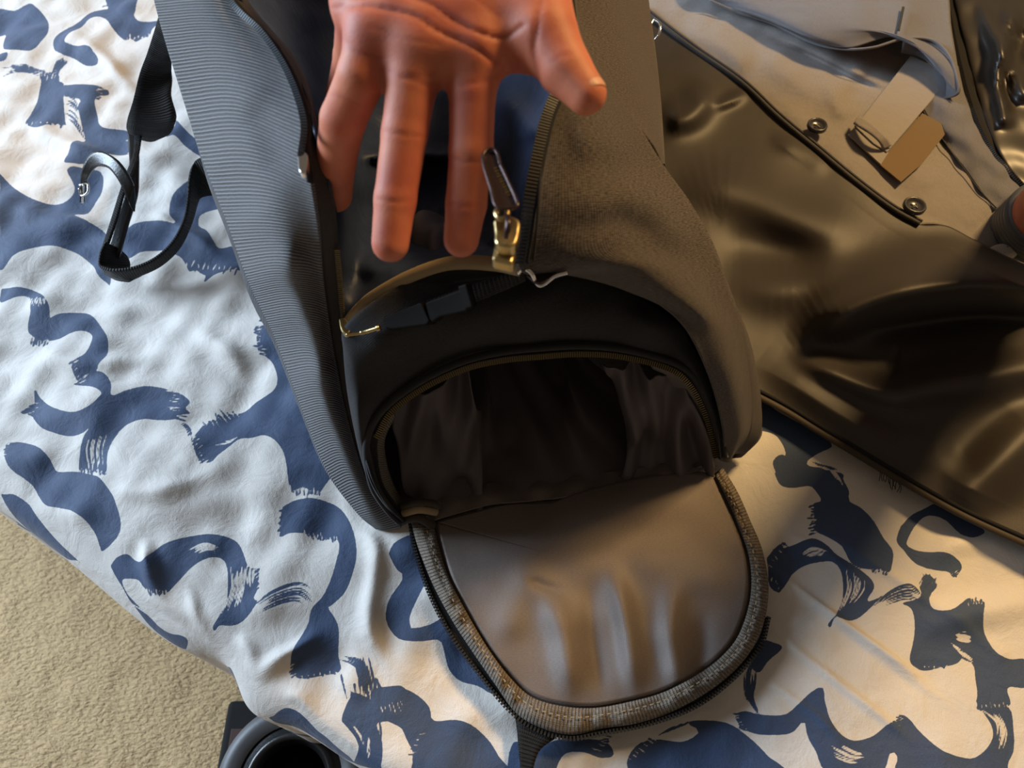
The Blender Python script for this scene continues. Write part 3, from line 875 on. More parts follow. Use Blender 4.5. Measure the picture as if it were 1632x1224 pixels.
# zip along its inner edge
ZR = [(900,-20,.270),(906,60,.270),(891,130,.274),(869,190,.274),(851,270,.270),(839,340,.262),(827,418,.245)]
strip('zip_tape', [(x - 2, y, h + 0.001) for x, y, h in ZR], [(x + 14, y + 2, h + 0.002) for x, y, h in ZR], M['ziptape'], bag, 0.0008, 80, 4)
teeth('zip_coil', [(x + 1, y, h + 0.003) for x, y, h in ZR], M['teeth'], bag, 0.0016, 0.0024, 0.0010, 0.0010)
pxtube('seam', [(844+18,270,.272),(832+25,340,.265),(828+22,415,.246)], 0.0006, M['canvas_dark'], bag)

# rear end of the bag beyond the flap
BK = [
 [(880,-140,.250),(960,-145,.240),(1015,-150,.18)],
 [(895,-40,.256),(970,-40,.240),(1026,-40,.185)],
 [(900,20,.256),(975,20,.238),(1033,20,.185)],
 [(935,95,.252),(995,90,.228),(1042,85,.180)],
 [(990,175,.236),(1025,170,.215),(1050,165,.175)],
 [(1035,230,.224),(1047,228,.205),(1054,225,.170)],
 [(1052,262,.216),(1055,262,.200),(1056,262,.165)]]
g = interp_grid(BK, 70, 30)
w = P(g[..., 0], g[..., 1], g[..., 2])
edge = w[:, -1:]
und = []
for dx, f in ((0.006, 0.8), (0.0, 0.4), (-0.01, 0.0)):
    q = edge.copy(); q[..., 0] += dx; q[..., 2] = BED + 0.002 + (edge[..., 2] - BED) * f
    und.append(q)
o = grid_obj('rear_panel', flip_to_cam(np.concatenate([w] + und, 1)), M['canvas'], bag, 0.0015)

# outer side wall facing away from the viewer
sw = cr1([tuple(P(*q)) for q in [(960,120,.235),(1000,195,.222),(1040,262,.205),(1084,325,.185),(1122,390,.165),(1146,460,.135),(1166,520,.105)]], 50)
sw[:, 0] -= 0.006
lv = np.linspace(0, 1, 12)[:, None]
sg = np.repeat(sw[None], 12, 0)
sg[..., 2] = BED + 0.003 + (sw[None, :, 2] - BED - 0.003) * (1 - lv)
sg[..., 0] += 0.010 * np.sin(lv * math.pi) - 0.012 * lv
grid_obj('side_wall', sg, M['canvas'], bag, 0.0012)

# main compartment lining
IN = [
 [(330,-85,.285),(450,-90,.16),(640,-90,.10),(800,-90,.14),(902,-85,.262)],
 [(385,0,.284),(490,-20,.12),(640,-20,.06),(800,-20,.12),(901,-5,.266)],
 [(474,115,.280),(520,110,.13),(640,100,.07),(800,100,.12),(895,100,.268)],
 [(505,215,.276),(560,220,.14),(660,210,.08),(790,200,.14),(862,215,.268)],
 [(532,325,.250),(575,330,.14),(670,320,.09),(780,310,.14),(842,320,.258)],
 [(538,430,.200),(590,400,.16),(680,380,.13),(770,370,.16),(830,400,.240)],
 [(546,528,.158),(600,472,.185),(690,432,.203),(760,425,.210),(828,432,.218)]]
INR = [[(560,430,0.010,18),(620,420,0.010,20),(700,400,0.004,18)],
       [(790,140,0.03,22),(830,190,0.028,22),(860,230,0.02,18)],
       [(560,250,0.02,16),(640,245,0.02,12),(760,250,0.02,12)],
       [(800,320,0.018,14),(780,400,0.014,14)]]
patch('main_lining', IN, 120, 110, M['navy'], bag, 0.001, fun=lambda x, y: ridges(x, y, INR) + 0.003 * wnoise(x, y, 90, 31))

# end panel on its plane
HL = P(640, 836, .008); HR = P(1152, 738, .008); TP = P(750, 428, .205)
nrm = np.cross(HR - HL, TP - HL); nrm /= np.linalg.norm(nrm)
if nrm[1] > 0: nrm = -nrm
def EP(px, py, off=0.0):
    d = ray(px, py)
    o_ = np.array([0, 0, CAMZ])
    t = ((HL + nrm * off - o_) @ nrm) / (d @ nrm)
    return o_ + d * np.asarray(t)[..., None]
ARCH = [(648,828),(628,808),(606,775),(597,735),(598,695),(622,655),(675,616),(740,586),(800,572),(860,566),(920,562),(980,565),(1040,577),(1080,592),(1106,618),(1126,658),(1138,700),(1144,728)]
OUT = [(642,838),(606,802),(579,745),(556,642),(547,560),(549,520),(598,478),(660,445),(740,424),(826,430),(905,436),(1000,463),(1080,513),(1100,545),(1125,590),(1140,640),(1150,690),(1153,735)]
na = 200
A_ = cr1(ARCH, na); O_ = cr1(OUT, na)
nv = 26
pan = np.zeros((nv, na, 3))
for j, t in enumerate(np.linspace(0, 1, nv)):
    q = A_ * (1 - t) + O_ * t
    bul = 0.010 * math.sin(math.pi * t) ** 0.8
    u_ = np.linspace(0, 1, na)
    bul = bul * np.ones(na) + 0.0025 * wnoise(q[:, 0], q[:, 1], 120, 41) * math.sin(math.pi * t) + 0.006 * math.sin(math.pi * t) * np.exp(-((u_ - 0.08) / 0.05) ** 2)
    for i in range(na):
        pan[j, i] = EP(q[i, 0], q[i, 1], bul[i])
o = grid_obj('end_panel', flip_to_cam(pan), M['canvas_dark'], bag, 0.002)
tag(o, 'dark end panel around the arched opening')
# arch zip: tape, coil, inner binding
def ep_path(pts, off, n):
    q = crn(pts, n); return np.array([EP(a, b, off) for a, b in q])
def ep_strip(name, A, B, offa, offb, mat, n=160, nc=5, thick=0.001):
    a = cr1(A, n); b = cr1(B, n)
    g = np.zeros((n, nc, 3))
    for j, t in enumerate(np.linspace(0, 1, nc)):
        for i in range(n):
            q = a[i] * (1 - t) + b[i] * t
            g[i, j] = EP(q[0], q[1], offa * (1 - t) + offb * t)
    return grid_obj(name, flip_to_cam(g), mat, bag, thick)
def shrink(pts, d):
    c = np.array([870, 720.])
    out = []
    for p in pts:
        v = np.array(p, float) - c; l = np.linalg.norm(v)
        out.append(tuple(c + v * (1 - d / l)))
    return out
ep_strip('zip_tape', shrink(ARCH, -9), shrink(ARCH, 6), 0.004, 0.003, M['ziptape'])
def teeth3(name, L, mat, parent, pitch, wid, lift, th):
    s = np.linalg.norm(np.diff(L, axis=0), axis=1).sum(); n = int(s / pitch)
    k = np.linspace(0, len(L) - 1, n)
    L = np.stack([np.interp(k, np.arange(len(L)), L[:, j]) for j in range(3)], 1)
    Tn_ = np.gradient(L, axis=0); Tn_ /= np.linalg.norm(Tn_, axis=1)[:, None]
    it = []
    for i in range(n):
        v = np.array([0, 0, CAMZ]) - L[i]; v /= np.linalg.norm(v)
        a = np.cross(Tn_[i], v); a /= np.linalg.norm(a); b = np.cross(a, Tn_[i])
        it.append((L[i] + b * lift, a * wid, Tn_[i] * pitch * 0.3, b * th))
    V, Fc = boxes_mesh(it)
    o = mesh_obj(name, V, Fc, mat, parent, smooth=False); o['kind'] = 'stuff'
    return o
teeth3('zip_coil', ep_path(shrink(ARCH[4:], 3), 0.005, 500), M['teeth_brass'], bag, 0.0016, 0.0016, 0.0006, 0.0007)
tube('arch_piping', ep_path(shrink(ARCH, -12), 0.007, 160), 0.0022, M['canvas_dark'], bag)
# inner turned edge, left and right
ep_strip('edge_binding', shrink(ARCH[:6], 6), [(656,815),(642,800),(626,768),(616,735),(614,700),(630,664)], 0.002, -0.010, M['binding'], 60, 5)
ep_strip('edge_binding', shrink(ARCH[12:], 6), [(1040,588),(1062,602),(1078,630),(1098,668),(1120,700),(1134,724)], 0.001, -0.012, M['lining'], 60, 5)
# pocket cavity
AX = np.array([-0.20, 0.98, 0.0]); AX /= np.linalg.norm(AX)
loopA = shrink(ARCH, 5) + [(1100,748),(1000,766),(900,784),(800,800),(720,816)]
la = crn(loopA, 260, closed=True)[:-1]
cav = []
cen = EP(880, 735, 0)
ring0 = np.array([EP(a, b, 0.0) for a, b in la])
prof = [(0.0, 1.0), (0.012, 1.03), (0.03, 1.05), (0.05, 1.04), (0.08, 1.02), (0.105, 0.98), (0.125, 0.9), (0.138, 0.75), (0.143, 0.55), (0.145, 0.3), (0.146, 0.02)]
pf = cr1(prof, 60)
th_ = np.linspace(0, 2 * math.pi, len(la), endpoint=False)
for dpt, sc in pf:
    c2 = cen + AX * dpt
    k = min(1, dpt / 0.05) * (0.25 + 0.75 * sc)
    wr = 0.006 * k * (np.sin(7 * th_ + dpt * 40) + 0.8 * np.sin(13 * th_ - 2 + dpt * 25) + 0.5 * np.sin(23 * th_ + 1 - dpt * 60))
    r_ = ring0 - cen
    ln = np.linalg.norm(r_, axis=1)[:, None]
    q = cen + AX * dpt + r_ * sc + r_ / ln * wr[:, None] + AX * (0.006 * k * np.sin(5 * th_ + 1))[:, None]
    q[:, 2] = np.maximum(q[:, 2], BED + 0.004 + 0.002 * np.sin(9 * th_ + dpt * 50))
    cav.append(q)
cav = np.array(cav)
cav = np.concatenate([cav, cav[:, :1]], 1)
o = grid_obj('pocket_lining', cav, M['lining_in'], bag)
tag(o, 'dark shiny lining inside the end pocket')
# loose lining folds standing inside the pocket
def fold(name, cols, mat, amp=0.004, seed=1):
    g = interp_grid(cols, 60, 30)
    w = P(g[..., 0], g[..., 1], g[..., 2])
    w[..., 1] += amp * wnoise(g[..., 0], g[..., 1] * 0.35, 45, seed)
    return grid_obj(name, flip_to_cam(w), mat, bag, 0.0008)
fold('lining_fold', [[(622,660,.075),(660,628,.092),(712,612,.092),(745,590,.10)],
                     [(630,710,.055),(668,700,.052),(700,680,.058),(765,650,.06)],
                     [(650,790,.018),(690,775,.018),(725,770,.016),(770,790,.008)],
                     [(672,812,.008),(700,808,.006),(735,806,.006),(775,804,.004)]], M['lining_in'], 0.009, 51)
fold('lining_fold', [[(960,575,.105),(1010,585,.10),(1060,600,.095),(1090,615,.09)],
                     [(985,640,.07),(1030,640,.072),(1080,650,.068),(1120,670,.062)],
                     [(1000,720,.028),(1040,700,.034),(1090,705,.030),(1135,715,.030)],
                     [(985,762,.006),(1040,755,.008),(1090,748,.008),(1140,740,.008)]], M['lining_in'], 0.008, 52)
# pocket floor in front
fl_rows = [[(690,812,.010),(780,790,.006),(880,774,.006),(1000,762,.006),(1120,745,.010)],
           [(655,828,.012),(770,804,.010),(880,790,.008),(1000,772,.008),(1148,738,.010)]]
FLOOR = [[(660,800,.012),(760,772,.008),(860,765,.008),(970,752,.008),(1090,735,.010)],
         [(672,815,.012),(770,790,.013),(880,776,.012),(990,764,.010),(1110,745,.012)],
         [(690,830,.012),(780,805,.014),(880,795,.014),(1000,775,.012),(1146,742,.012)]]
patch('pocket_floor', FLOOR, 30, 90, M['lining'], bag, 0.001, fun=lambda x, y: 0.0015 * wnoise(x, y, 60, 61))

# ---- open door of the end pocket lying on the duvet
BO = [(655,832),(666,872),(690,932),(720,988),(755,1042),(790,1092),(822,1136),(862,1160),(912,1171),(960,1161),(1010,1154),(1060,1139),(1110,1114),(1160,1079),(1195,1040),(1216,998),(1225,940),(1216,880),(1196,830),(1176,785),(1152,745)]
BI = [(690,830),(698,866),(716,922),(746,980),(781,1038),(816,1083),(850,1112),(900,1126),(950,1128),(1005,1118),(1055,1104),(1105,1079),(1148,1048),(1178,1010),(1196,950),(1194,890),(1174,832),(1158,795),(1140,758)]
def dh(px, py):
    """height of the door cloth above the duvet"""
    h = 0.010 + 0.0*px
    h = h + ridges(px, py, [
        [(850,900,0.004,26),(890,990,0.008,24),(905,1060,0.008,22),(910,1140,0.004,20)],
        [(965,880,0.004,20),(990,960,0.008,18),(1005,1040,0.008,18),(1015,1130,0.005,16)],
        [(1075,900,0.004,22),(1068,990,0.008,20),(1075,1060,0.007,18),(1090,1120,0.004,16)],
        [(860,880,0.003,26),(825,960,0.004,28),(790,1040,0.003,24)],
        [(990,900,0.003,34),(1080,905,0.004,34),(1190,950,0.003,30)],
        [(720,850,0.004,46),(880,840,0.008,46),(1000,800,0.009,40),(1150,760,0.009,36)],
        [(835,918,-0.001,9),(866,934,-0.0025,9),(905,948,-0.001,9)],
        [(940,900,-0.002,16),(945,1020,-0.004,16),(965,1130,-0.003,14)],
        [(1120,960,-0.002,16),(1115,1040,-0.004,18),(1120,1090,-0.003,14)],
    ])
    return np.maximum(h + 0.0004 * wnoise(px, py, 90, 71), 0.0048)
cI = np.array([930., 900.])
TOPE = [(690,830),(745,816),(800,802),(850,800),(880,798),(905,788),(960,772),(1040,756),(1100,750),(1140,756)]
rim_ = np.vstack([crn(BI, 200), crn(TOPE[::-1], 80)[1:-1]])
cd = np.array([940., 900.])
nr_ = 70
gg = np.zeros((nr_, len(rim_) + 1, 3))
rimc = np.vstack([rim_, rim_[:1]])
for j, t in enumerate(np.linspace(0.0, 1, nr_)):
    q = cd + (rimc - cd) * t
    gg[j] = P(q[:, 0], q[:, 1], dh(q[:, 0], q[:, 1]) - 0.004 * (t > 0.985))
o = grid_obj('door_lining', flip_to_cam(gg), M['lining'], bag, 0.0008)
tag(o, 'smooth grey brown lining of the open door')
# uv for the lining is planar
uvl = o.data.uv_layers[0]
co = np.zeros(len(o.data.vertices) * 3); o.data.vertices.foreach_get('co', co); co = co.reshape(-1, 3)
li = np.zeros(len(o.data.loops), int); o.data.loops.foreach_get('vertex_index', li)
uvl.data.foreach_set('uv', co[li][:, :2].ravel())

nb = 260
bo = crn(BO, nb); bi = crn(BI, nb)
bg = np.zeros((nb, 9, 3))
kk_ = np.linspace(0, 60, nb)
for j, t in enumerate(np.linspace(0, 1, 9)):
    q = bo * (1 - t) + bi * t
    rip = 0.0012 * np.sin(kk_ * 2.1 + 2 * np.sin(kk_ * 0.7)) * math.sin(math.pi * t) + 0.001 * np.sin(kk_ * 0.9)
    hh = dh(bi[:, 0], bi[:, 1]) * t + 0.006 * (1 - t) + 0.0045 * math.sin(math.pi * (0.15 + 0.85 * t)) + rip + (-0.0015 if 0.55 < t < 0.7 else 0)
    bg[:, j] = P(q[:, 0], q[:, 1], hh)
o = grid_obj('door_binding', flip_to_cam(bg), M['binding'], bag, 0.001)
tag(o, 'puckered canvas tape stitched around the door edge')
# stitches along the binding
st = []
qs = bo * 0.36 + bi * 0.64
for i in range(4, nb - 4, 3):
    a = P(qs[i, 0], qs[i, 1], dh(*bi[i]) * 0.6 + 0.008); b = P(qs[i + 1, 0], qs[i + 1, 1], dh(*bi[i]) * 0.6 + 0.008)
    t = (b - a); t /= np.linalg.norm(t); s = np.cross(t, [0, 0, 1]); s /= np.linalg.norm(s)
    st.append(((a + b) / 2, t * 0.0011, s * 0.0003, np.cross(s, t) * 0.0005))
V_, F_ = boxes_mesh(st)
o = mesh_obj('stitching', V_, F_, M['rim'], bag, smooth=False); o['kind'] = 'stuff'
# black zip tape and teeth around the outside
ZO = [(654,836),(662,880),(686,950),(722,1018),(768,1080),(810,1130),(850,1160),(905,1177),(965,1168),(1040,1152),(1110,1125),(1170,1080),(1212,1030),(1225,985)]
ZI = [(664,838),(680,890),(706,950),(742,1010),(786,1068),(826,1116),(862,1140),(912,1158),(960,1150),(1030,1136),(1100,1106),(1155,1068),(1190,1028),(1212,980)]
strip('zip_tape', [(a, b, .006) for a, b in ZO], [(a, b, .005) for a, b in ZI], M['ziptape'], bag, 0.001, 160, 5)
teeth('zip_teeth', [(a, b, .006) for a, b in ZO], M['teeth'], bag, 0.0022, 0.0014, 0.0003, 0.0009)
# outer shell under the door
sh = np.zeros((2, nb, 3)); 
shell_in = cd + (bo - cd) * 0.2
sh[0] = P(bo[:, 0], bo[:, 1], 0.003); sh[1] = P(shell_in[:, 0], shell_in[:, 1], 0.003)
grid_obj('door_shell', flip_to_cam(sh), M['canvas'], bag)
# bunched lining at the left hinge
pxtube('hinge_fold', [(640,806,.030),(665,800,.034),(690,802,.03),(700,806,.02)], [0.003] * 30 + [0.0025] * 30, M['hem'], bag)
pxtube('hinge_fold', [(642,818,.026),(668,812,.030),(695,816,.02)], 0.0028, M['rim'], bag)
pxtube('hinge_fold', [(645,828,.022),(668,826,.024),(690,838,.014)], 0.0030, M['hem'], bag)
# zip end stop at the right hinge
slab('zip_stop', [(1133,719),(1149,722),(1148,730),(1133,728)], .024, 0.002, M['steel'], bag, 0.0004, 4, smooth=False)

# rim of the main opening, strap and clip across it
RIM = [(553,518,.166),(575,492,.180),(600,471,.190),(650,443,.203),(700,424,.212),(740,418,.216),(790,421,.219),(830,429,.220)]
pxtube('rim_piping', RIM, 0.0036, M['rim'], bag, 90, 12)
strip('rim_facing', [(x, y + 8, h) for x, y, h in RIM], [(556,532,.165),(590,516,.172),(625,496,.184),(670,472,.195),(715,455,.203),(755,447,.206),(795,443,.21),(832,438,.214)], M['ziptape'], bag, 0.001, 60, 5)
BSl = [(560,524,.176),(600,512,.182),(650,492,.192),(700,474,.202),(750,457,.209),(800,441,.216),(832,430,.221)]
BSr = [(566,538,.172),(606,532,.176),(656,516,.184),(706,500,.194),(756,482,.202),(806,462,.208),(838,448,.214)]
strip('clip_strap', BSl, BSr, M['webbing'], bag, 0.002, 60, 5)
lift = lambda pts, dh_: [(x, y) for x, y in pts]
bh = lambda x, y: 0.192 + (x - 640) * 0.00022 - (y - 500) * 0.0002
slab('buckle_socket', [(608,506),(668,482),(672,484),(684,512),(680,518),(620,526),(610,522)], lambda x, y: bh(x, y) + 0.006, 0.007, M['plastic'], bag, 0.0015, 30, smooth=False)
slab('buckle_plug', [(676,482),(735,460),(740,464),(748,492),(742,497),(700,506),(690,514),(684,512)], lambda x, y: bh(x, y) + 0.005, 0.005, M['plastic'], bag, 0.0015, 30, smooth=False)
slab('buckle_bar', [(728,456),(742,452),(753,490),(740,494)], lambda x, y: bh(x, y) + 0.010, 0.004, M['plastic'], bag, 0.001, 30, smooth=False)
pxtube('strap_ring', [(826,436,.236),(834,428,.240),(846,434,.240),(860,455,.232),(884,440,.236),(904,434,.238)], 0.0011, M['steel'], bag, 50, 8)
slab('zip_pull', [(838,438),(858,452),(880,441),(898,438),(900,433),(872,434),(852,432)], .236, 0.0015, M['gunmetal'], bag, 0.0004, 24)
# left slider
slab('zip_slider', [(540,508),(548,506),(556,516),(558,528),(550,532),(543,524)], .182, 0.004, M['brass'], bag, 0.001, 20)
pxtube('zip_pull', [(552,534,.186),(578,530,.186),(605,522,.190)], [0.0009] * 20 + [0.0012] * 25 + [0.0018] * 5, M['brass'], bag, 50, 8)

# big slider with pull tab, right
PH = 0.300
slab('zip_slider', [(787,352),(793,345),(812,343),(827,350),(829,364),(822,388),(806,392),(790,386),(789,370)], PH, 0.006, M['brass'], bag, 0.002, 40)
slab('slider_base', [(789,388),(823,393),(818,421),(784,413)], PH - 0.006, 0.006, M['brass'], bag, 0.0012, 4, smooth=False)
pxtube('slider_bridge', [(806,378,PH+.003),(809,366,PH+.006),(810,352,PH+.007),(808,344,PH+.004)], 0.0011, M['gunmetal'], bag, 24, 8)
tb = [(772,242),(781,237),(791,240),(798,256),(824,322),(820,329),(794,332),(790,328),(770,262)]
slab('pull_tab', tb, PH + 0.006, 0.0018, M['gunmetal'], bag, 0.0006, 50)
pxtube('tab_rim', [(797,262,PH+.007),(791,242,PH+.007),(780,237,PH+.007),(770,246,PH+.007),(771,264,PH+.007),(782,300,PH+.007),(792,330,PH+.007),(820,330,PH+.007),(824,322,PH+.007),(808,285,PH+.007),(797,262,PH+.007)], 0.0006, M['gunmetal'], bag, 90, 8)
ring = [(800 + 9 * math.cos(t), 338 + 9 * math.sin(t) + 2, PH + 0.004) for t in np.linspace(0, 6.28, 14)]
pxtube('pull_ring', ring, 0.0011, M['brass'], bag, 40, 8)
eng = []
for k in range(11):
    x = 786 + k * 2.2; y = 270 + k * 4.2
    a = P(x, y, PH + 0.0062); b = P(x + 7, y - 2.5, PH + 0.0062)
    t = b - a; l = np.linalg.norm(t); t /= l; s = np.cross(t, [0, 0, 1.]); s /= np.linalg.norm(s)
    eng.append(((a + b) / 2, t * l * (0.5 if k % 2 else 0.32), s * 0.00022, np.cross(s, t) * 0.0003))
V_, F_ = boxes_mesh(eng)
o = mesh_obj('engraving', V_, F_, M['brass'], bag, smooth=False); o['kind'] = 'stuff'

# shoulder strap and leather tabs on the left
strip('shoulder_strap', [(256,10,.16),(250,35,.13),(236,80,.10),(222,120,.075),(212,160,.060),(203,190,.045),(202,207,.030),(212,217,.016)],
      [(290,20,.15),(285,50,.125),(275,90,.095),(273,120,.072),(270,150,.062),(279,188,.048),(272,212,.030),(250,224,.014)], M['webbing'], bag, 0.0025, 70, 7, -0.004)
strip('leather_tab', [(203,210,.020),(205,240,.022),(206,270,.030),(200,300,.032),(186,340,.028),(174,380,.022),(164,408,.014)],
      [(216,214,.020),(221,245,.022),(222,280,.028),(219,310,.030),(206,350,.026),(194,392,.020),(190,412,.012)], M['leather'], bag, 0.0022, 60, 5)
strip('webbing_edge', [(214,216,.024),(212,245,.028),(201,275,.036),(192,300,.036),(178,345,.032),(165,385,.026),(158,405,.018)],
      [(226,216,.022),(221,250,.026),(209,280,.036),(198,305,.036),(185,350,.032),(172,388,.026),(166,408,.018)], M['webbing'], bag, 0.002, 60, 4)
strip('leather_loop', [(127,322,.018),(128,300,.030),(130,272,.046),(142,247,.058),(160,241,.064),(182,252,.066),(200,272,.062),(213,296,.054),(218,312,.044)],
      [(134,322,.018),(137,300,.028),(140,282,.042),(150,267,.052),(162,265,.058),(175,270,.060),(190,290,.056),(203,318,.046),(215,338,.034)], M['leather'], bag, 0.0022, 70, 6)
pxtube('loop_buckle', [(127,296,.032),(139,292,.034),(140,306,.030),(130,312,.026),(126,300,.030)], 0.0010, M['steel'], bag, 40, 8)
pxtube('buckle_prong', [(133,294,.034),(131,325,.018)], 0.0008, M['steel'], bag, 10, 6)
strip('strap_loop', [(166,385,.030),(158,404,.026),(158,425,.020),(178,432,.022),(215,428,.024),(250,412,.028),(278,385,.034),(296,350,.044),(302,315,.056),(304,285,.066),(310,258,.072),(330,247,.078)],
      [(188,398,.012),(200,410,.004),(206,425,.003),(198,446,.003),(222,441,.006),(258,424,.012),(288,395,.020),(307,355,.030),(316,324,.040),(322,315,.044),(340,312,.050),(362,318,.055)], M['webbing'], bag, 0.0022, 110, 6)
strip('leather_end', [(165,436,.004),(185,447,.003),(205,450,.003)], [(160,425,.010),(190,436,.012),(226,440,.006)], M['leather'], bag, 0.002, 20, 4)
# webbing handle under the open door
strip('carry_handle', [(815,1120,.004),(822,1150,.005),(826,1190,.005),(832,1260,.005)], [(900,1150,.004),(885,1176,.005),(858,1200,.005),(842,1260,.005)], M['webbing'], bag, 0.002, 30, 5)

# ================================================================== SUIT COVER AND SUIT
cover = thing('garment_bag', 'large black glossy suit cover lying open on the bed right of the duffel', 'garment bag', (0.30, 0.38, BED))
TOPC = [(1020,10),(1035,24),(1100,74),(1180,130),(1240,186),(1300,236),(1360,286),(1420,331),(1466,357),(1510,360),(1560,386),(1632,420),(1720,450),(1850,490),(2000,520)]
BOTC = [(1060,560),(1075,580),(1100,600),(1130,608),(1165,615),(1198,628),(1250,655),(1300,686),(1350,716),(1430,764),(1530,820),(1632,867),(1720,905),(1850,965),(2000,1030)]
COVR = [
 [(1250,556,0.010,20),(1330,505,0.030,34),(1430,470,0.040,38),(1540,455,0.044,40),(1640,460,0.044,40)],
 [(1330,530,-0.006,20),(1450,512,-0.012,24),(1560,498,-0.016,26),(1650,500,-0.016,26)],
 [(1248,560,0.010,16),(1320,590,0.014,20),(1415,625,0.018,26),(1500,612,0.016,30),(1640,590,0.012,34)],
 [(1432,540,-0.0012,7),(1424,580,-0.0018,7),(1416,622,-0.0014,7)],
 [(1060,330,0.006,34),(1150,300,0.008,38),(1250,340,0.010,40),(1340,370,0.012,44),(1450,410,0.006,40)],
 [(1120,400,-0.004,36),(1220,400,-0.006,36),(1330,430,-0.004,36)],
 [(1130,450,0.006,36),(1250,460,0.010,40),(1360,440,0.012,40),(1480,420,0.012,40),(1640,420,0.010,40)],
 [(1050,190,0.008,24),(1100,182,0.012,24),(1140,130,0.006,22)],
 [(1130,175,0.003,8),(1170,158,0.005,8),(1200,142,0.002,8)],
 [(1220,220,0.003,18),(1290,240,0.005,18),(1330,275,0.002,18)],
 [(1520,830,0.008,30),(1560,770,0.010,40),(1640,680,0.014,50)],
 [(1500,740,-0.004,40),(1560,700,-0.006,40),(1640,640,-0.006,40)],
 [(1190,560,0.006,36),(1350,670,0.008,36),(1500,750,0.006,36)],
]
def ruled(top, bot, nr, nc):
    a = crn(top, nc) if False else cr1(top, nc); b = cr1(bot, nc)
    t = np.linspace(0, 1, nr)[:, None, None]
    return a[None] * (1 - t) + b[None] * t
g = ruled(TOPC, BOTC, 170, 260)
t_ = np.linspace(0, 1, 170)[:, None]
bh_ = 0.030 * (1 - t_) ** 1.0 + 0.010
h = bh_ + ridges(g[..., 0], g[..., 1], COVR) * np.clip(t_ * 12, 0, 1) * np.clip((1 - t_) * 9, 0, 1) + 0.0006 * wnoise(g[..., 0], g[..., 1], 150, 81) * np.clip((1 - t_) * 8, 0.1, 1)
h = np.where(g[..., 0] < 1150, np.minimum(h, 0.03 + 0.03), h)
w = P(g[..., 0], g[..., 1], h)
o = grid_obj('front_cover', flip_to_cam(w), M['garment'], cover, 0.0006)
tag(o, 'shiny black nylon front with deep folds')
o.data.uv_layers[0]
# piping along the opening and hem along the lower side
pxtube('opening_piping', [(a, b, .042) for a, b in TOPC[:9]], 0.0019, M['piping'], cover, 120, 10)
pxtube('opening_piping', [(a + 4, b - 4, .041) for a, b in TOPC[:9]], 0.0013, M['piping'], cover, 120, 8)
pxtube('hem', [(a + 1, b - 1, .010) for a, b in BOTC[4:]], 0.0030, M['hem'], cover, 120, 8, 0.6)
pxtube('hem', [(a + 5, b - 9, .012) for a, b in BOTC[4:]], 0.0016, M['ziptape'], cover, 120, 8, 0.6)
# loose threads at the hem
for k in range(11):
    x = 1403 + k * 3.2; y = 748 + k * 2.0 + 6
    pxtube('loose_thread', [(x, y - 3, .010), (x + random.uniform(-2, 3), y + 4, .009), (x + random.uniform(-3, 3), y + random.uniform(8, 15), .006)], 0.0003, M['thread'], cover, 8, 5)
# back side of the cover, behind the suit
BC = [[(1500,-60,.035),(1560,-70,.040),(1920,-80,.03)],
      [(1512,0,.035),(1570,0,.045),(1940,-10,.03)],
      [(1532,90,.035),(1590,80,.045),(1950,70,.03)],
      [(1560,190,.033),(1610,170,.042),(1950,150,.03)],
      [(1600,262,.032),(1630,240,.040),(1960,220,.03)],
      [(1640,305,.030),(1670,300,.036),(1970,290,.03)]]
BCR = [[(1560,0,0.012,10),(1590,70,0.012,12),(1632,150,0.01,12)],
       [(1610,30,0.01,12),(1590,110,0.012,10),(1600,190,0.008,10)],
       [(1632,60,-0.008,12),(1600,140,-0.008,12)]]
patch('back_cover', BC, 70, 60, M['gloss'], cover, 0.0008, fun=lambda x, y: ridges(x, y, BCR) + 0.0008 * wnoise(x, y, 60, 83))
ZB = [(1498,-60,.040),(1512,0,.040),(1528,80,.040),(1548,160,.039),(1572,220,.038),(1604,266,.036),(1642,304,.034)]
strip('zip_tape', [(a - 8, b + 2, h) for a, b, h in ZB], [(a + 12, b - 2, h) for a, b, h in ZB], M['ziptape'], cover, 0.001, 80, 4)
teeth('zip_teeth', [(a - 3, b, h + .001) for a, b, h in ZB], M['teeth'], cover, 0.0020, 0.0014, 0.0004, 0.0007)
pxtube('cover_ring', [(1042,30,.060),(1052,38,.062),(1050,55,.058),(1038,66,.052),(1033,50,.056),(1042,30,.060)], 0.0012, M['steel'], cover, 50, 8)

suit = thing('suit_jacket', 'light grey wool suit jacket folded inside the open suit cover', 'jacket', (0.32, 0.52, BED))
SU = [
 [(1000,-80,.030),(1120,-80,.035),(1260,-80,.035),(1400,-80,.035),(1500,-80,.032)],
 [(1010,-10,.030),(1130,-15,.035),(1270,-10,.035),(1400,0,.035),(1512,0,.032)],
 [(1030,16,.036),(1150,50,.036),(1290,60,.036),(1420,90,.032),(1545,160,.030)],
 [(1140,95,.036),(1200,100,.040),(1310,140,.036),(1440,170,.032),(1575,230,.030)],
 [(1240,182,.036),(1270,180,.038),(1350,200,.036),(1470,250,.032),(1610,285,.029)],
 [(1360,284,.036),(1380,280,.036),(1440,290,.034),(1520,320,.030),(1650,340,.027)],
 [(1460,357,.036),(1500,358,.030),(1545,378,.026),(1590,400,.022),(1660,430,.02)],
]
SUR = [[(1080,30,0.003,20),(1150,70,0.005,22),(1210,120,0.003,20)],
       [(1200,80,0.003,20),(1260,120,0.005,20),(1330,180,0.003,18)],
       [(1300,110,0.003,18),(1335,160,0.006,18),(1350,200,0.003,16)],
       [(1195,46,-0.004,6),(1300,95,-0.009,6),(1370,130,-0.007,6),(1425,152,-0.003,6)],
       [(1440,270,0.003,20),(1500,300,0.003,20)]]
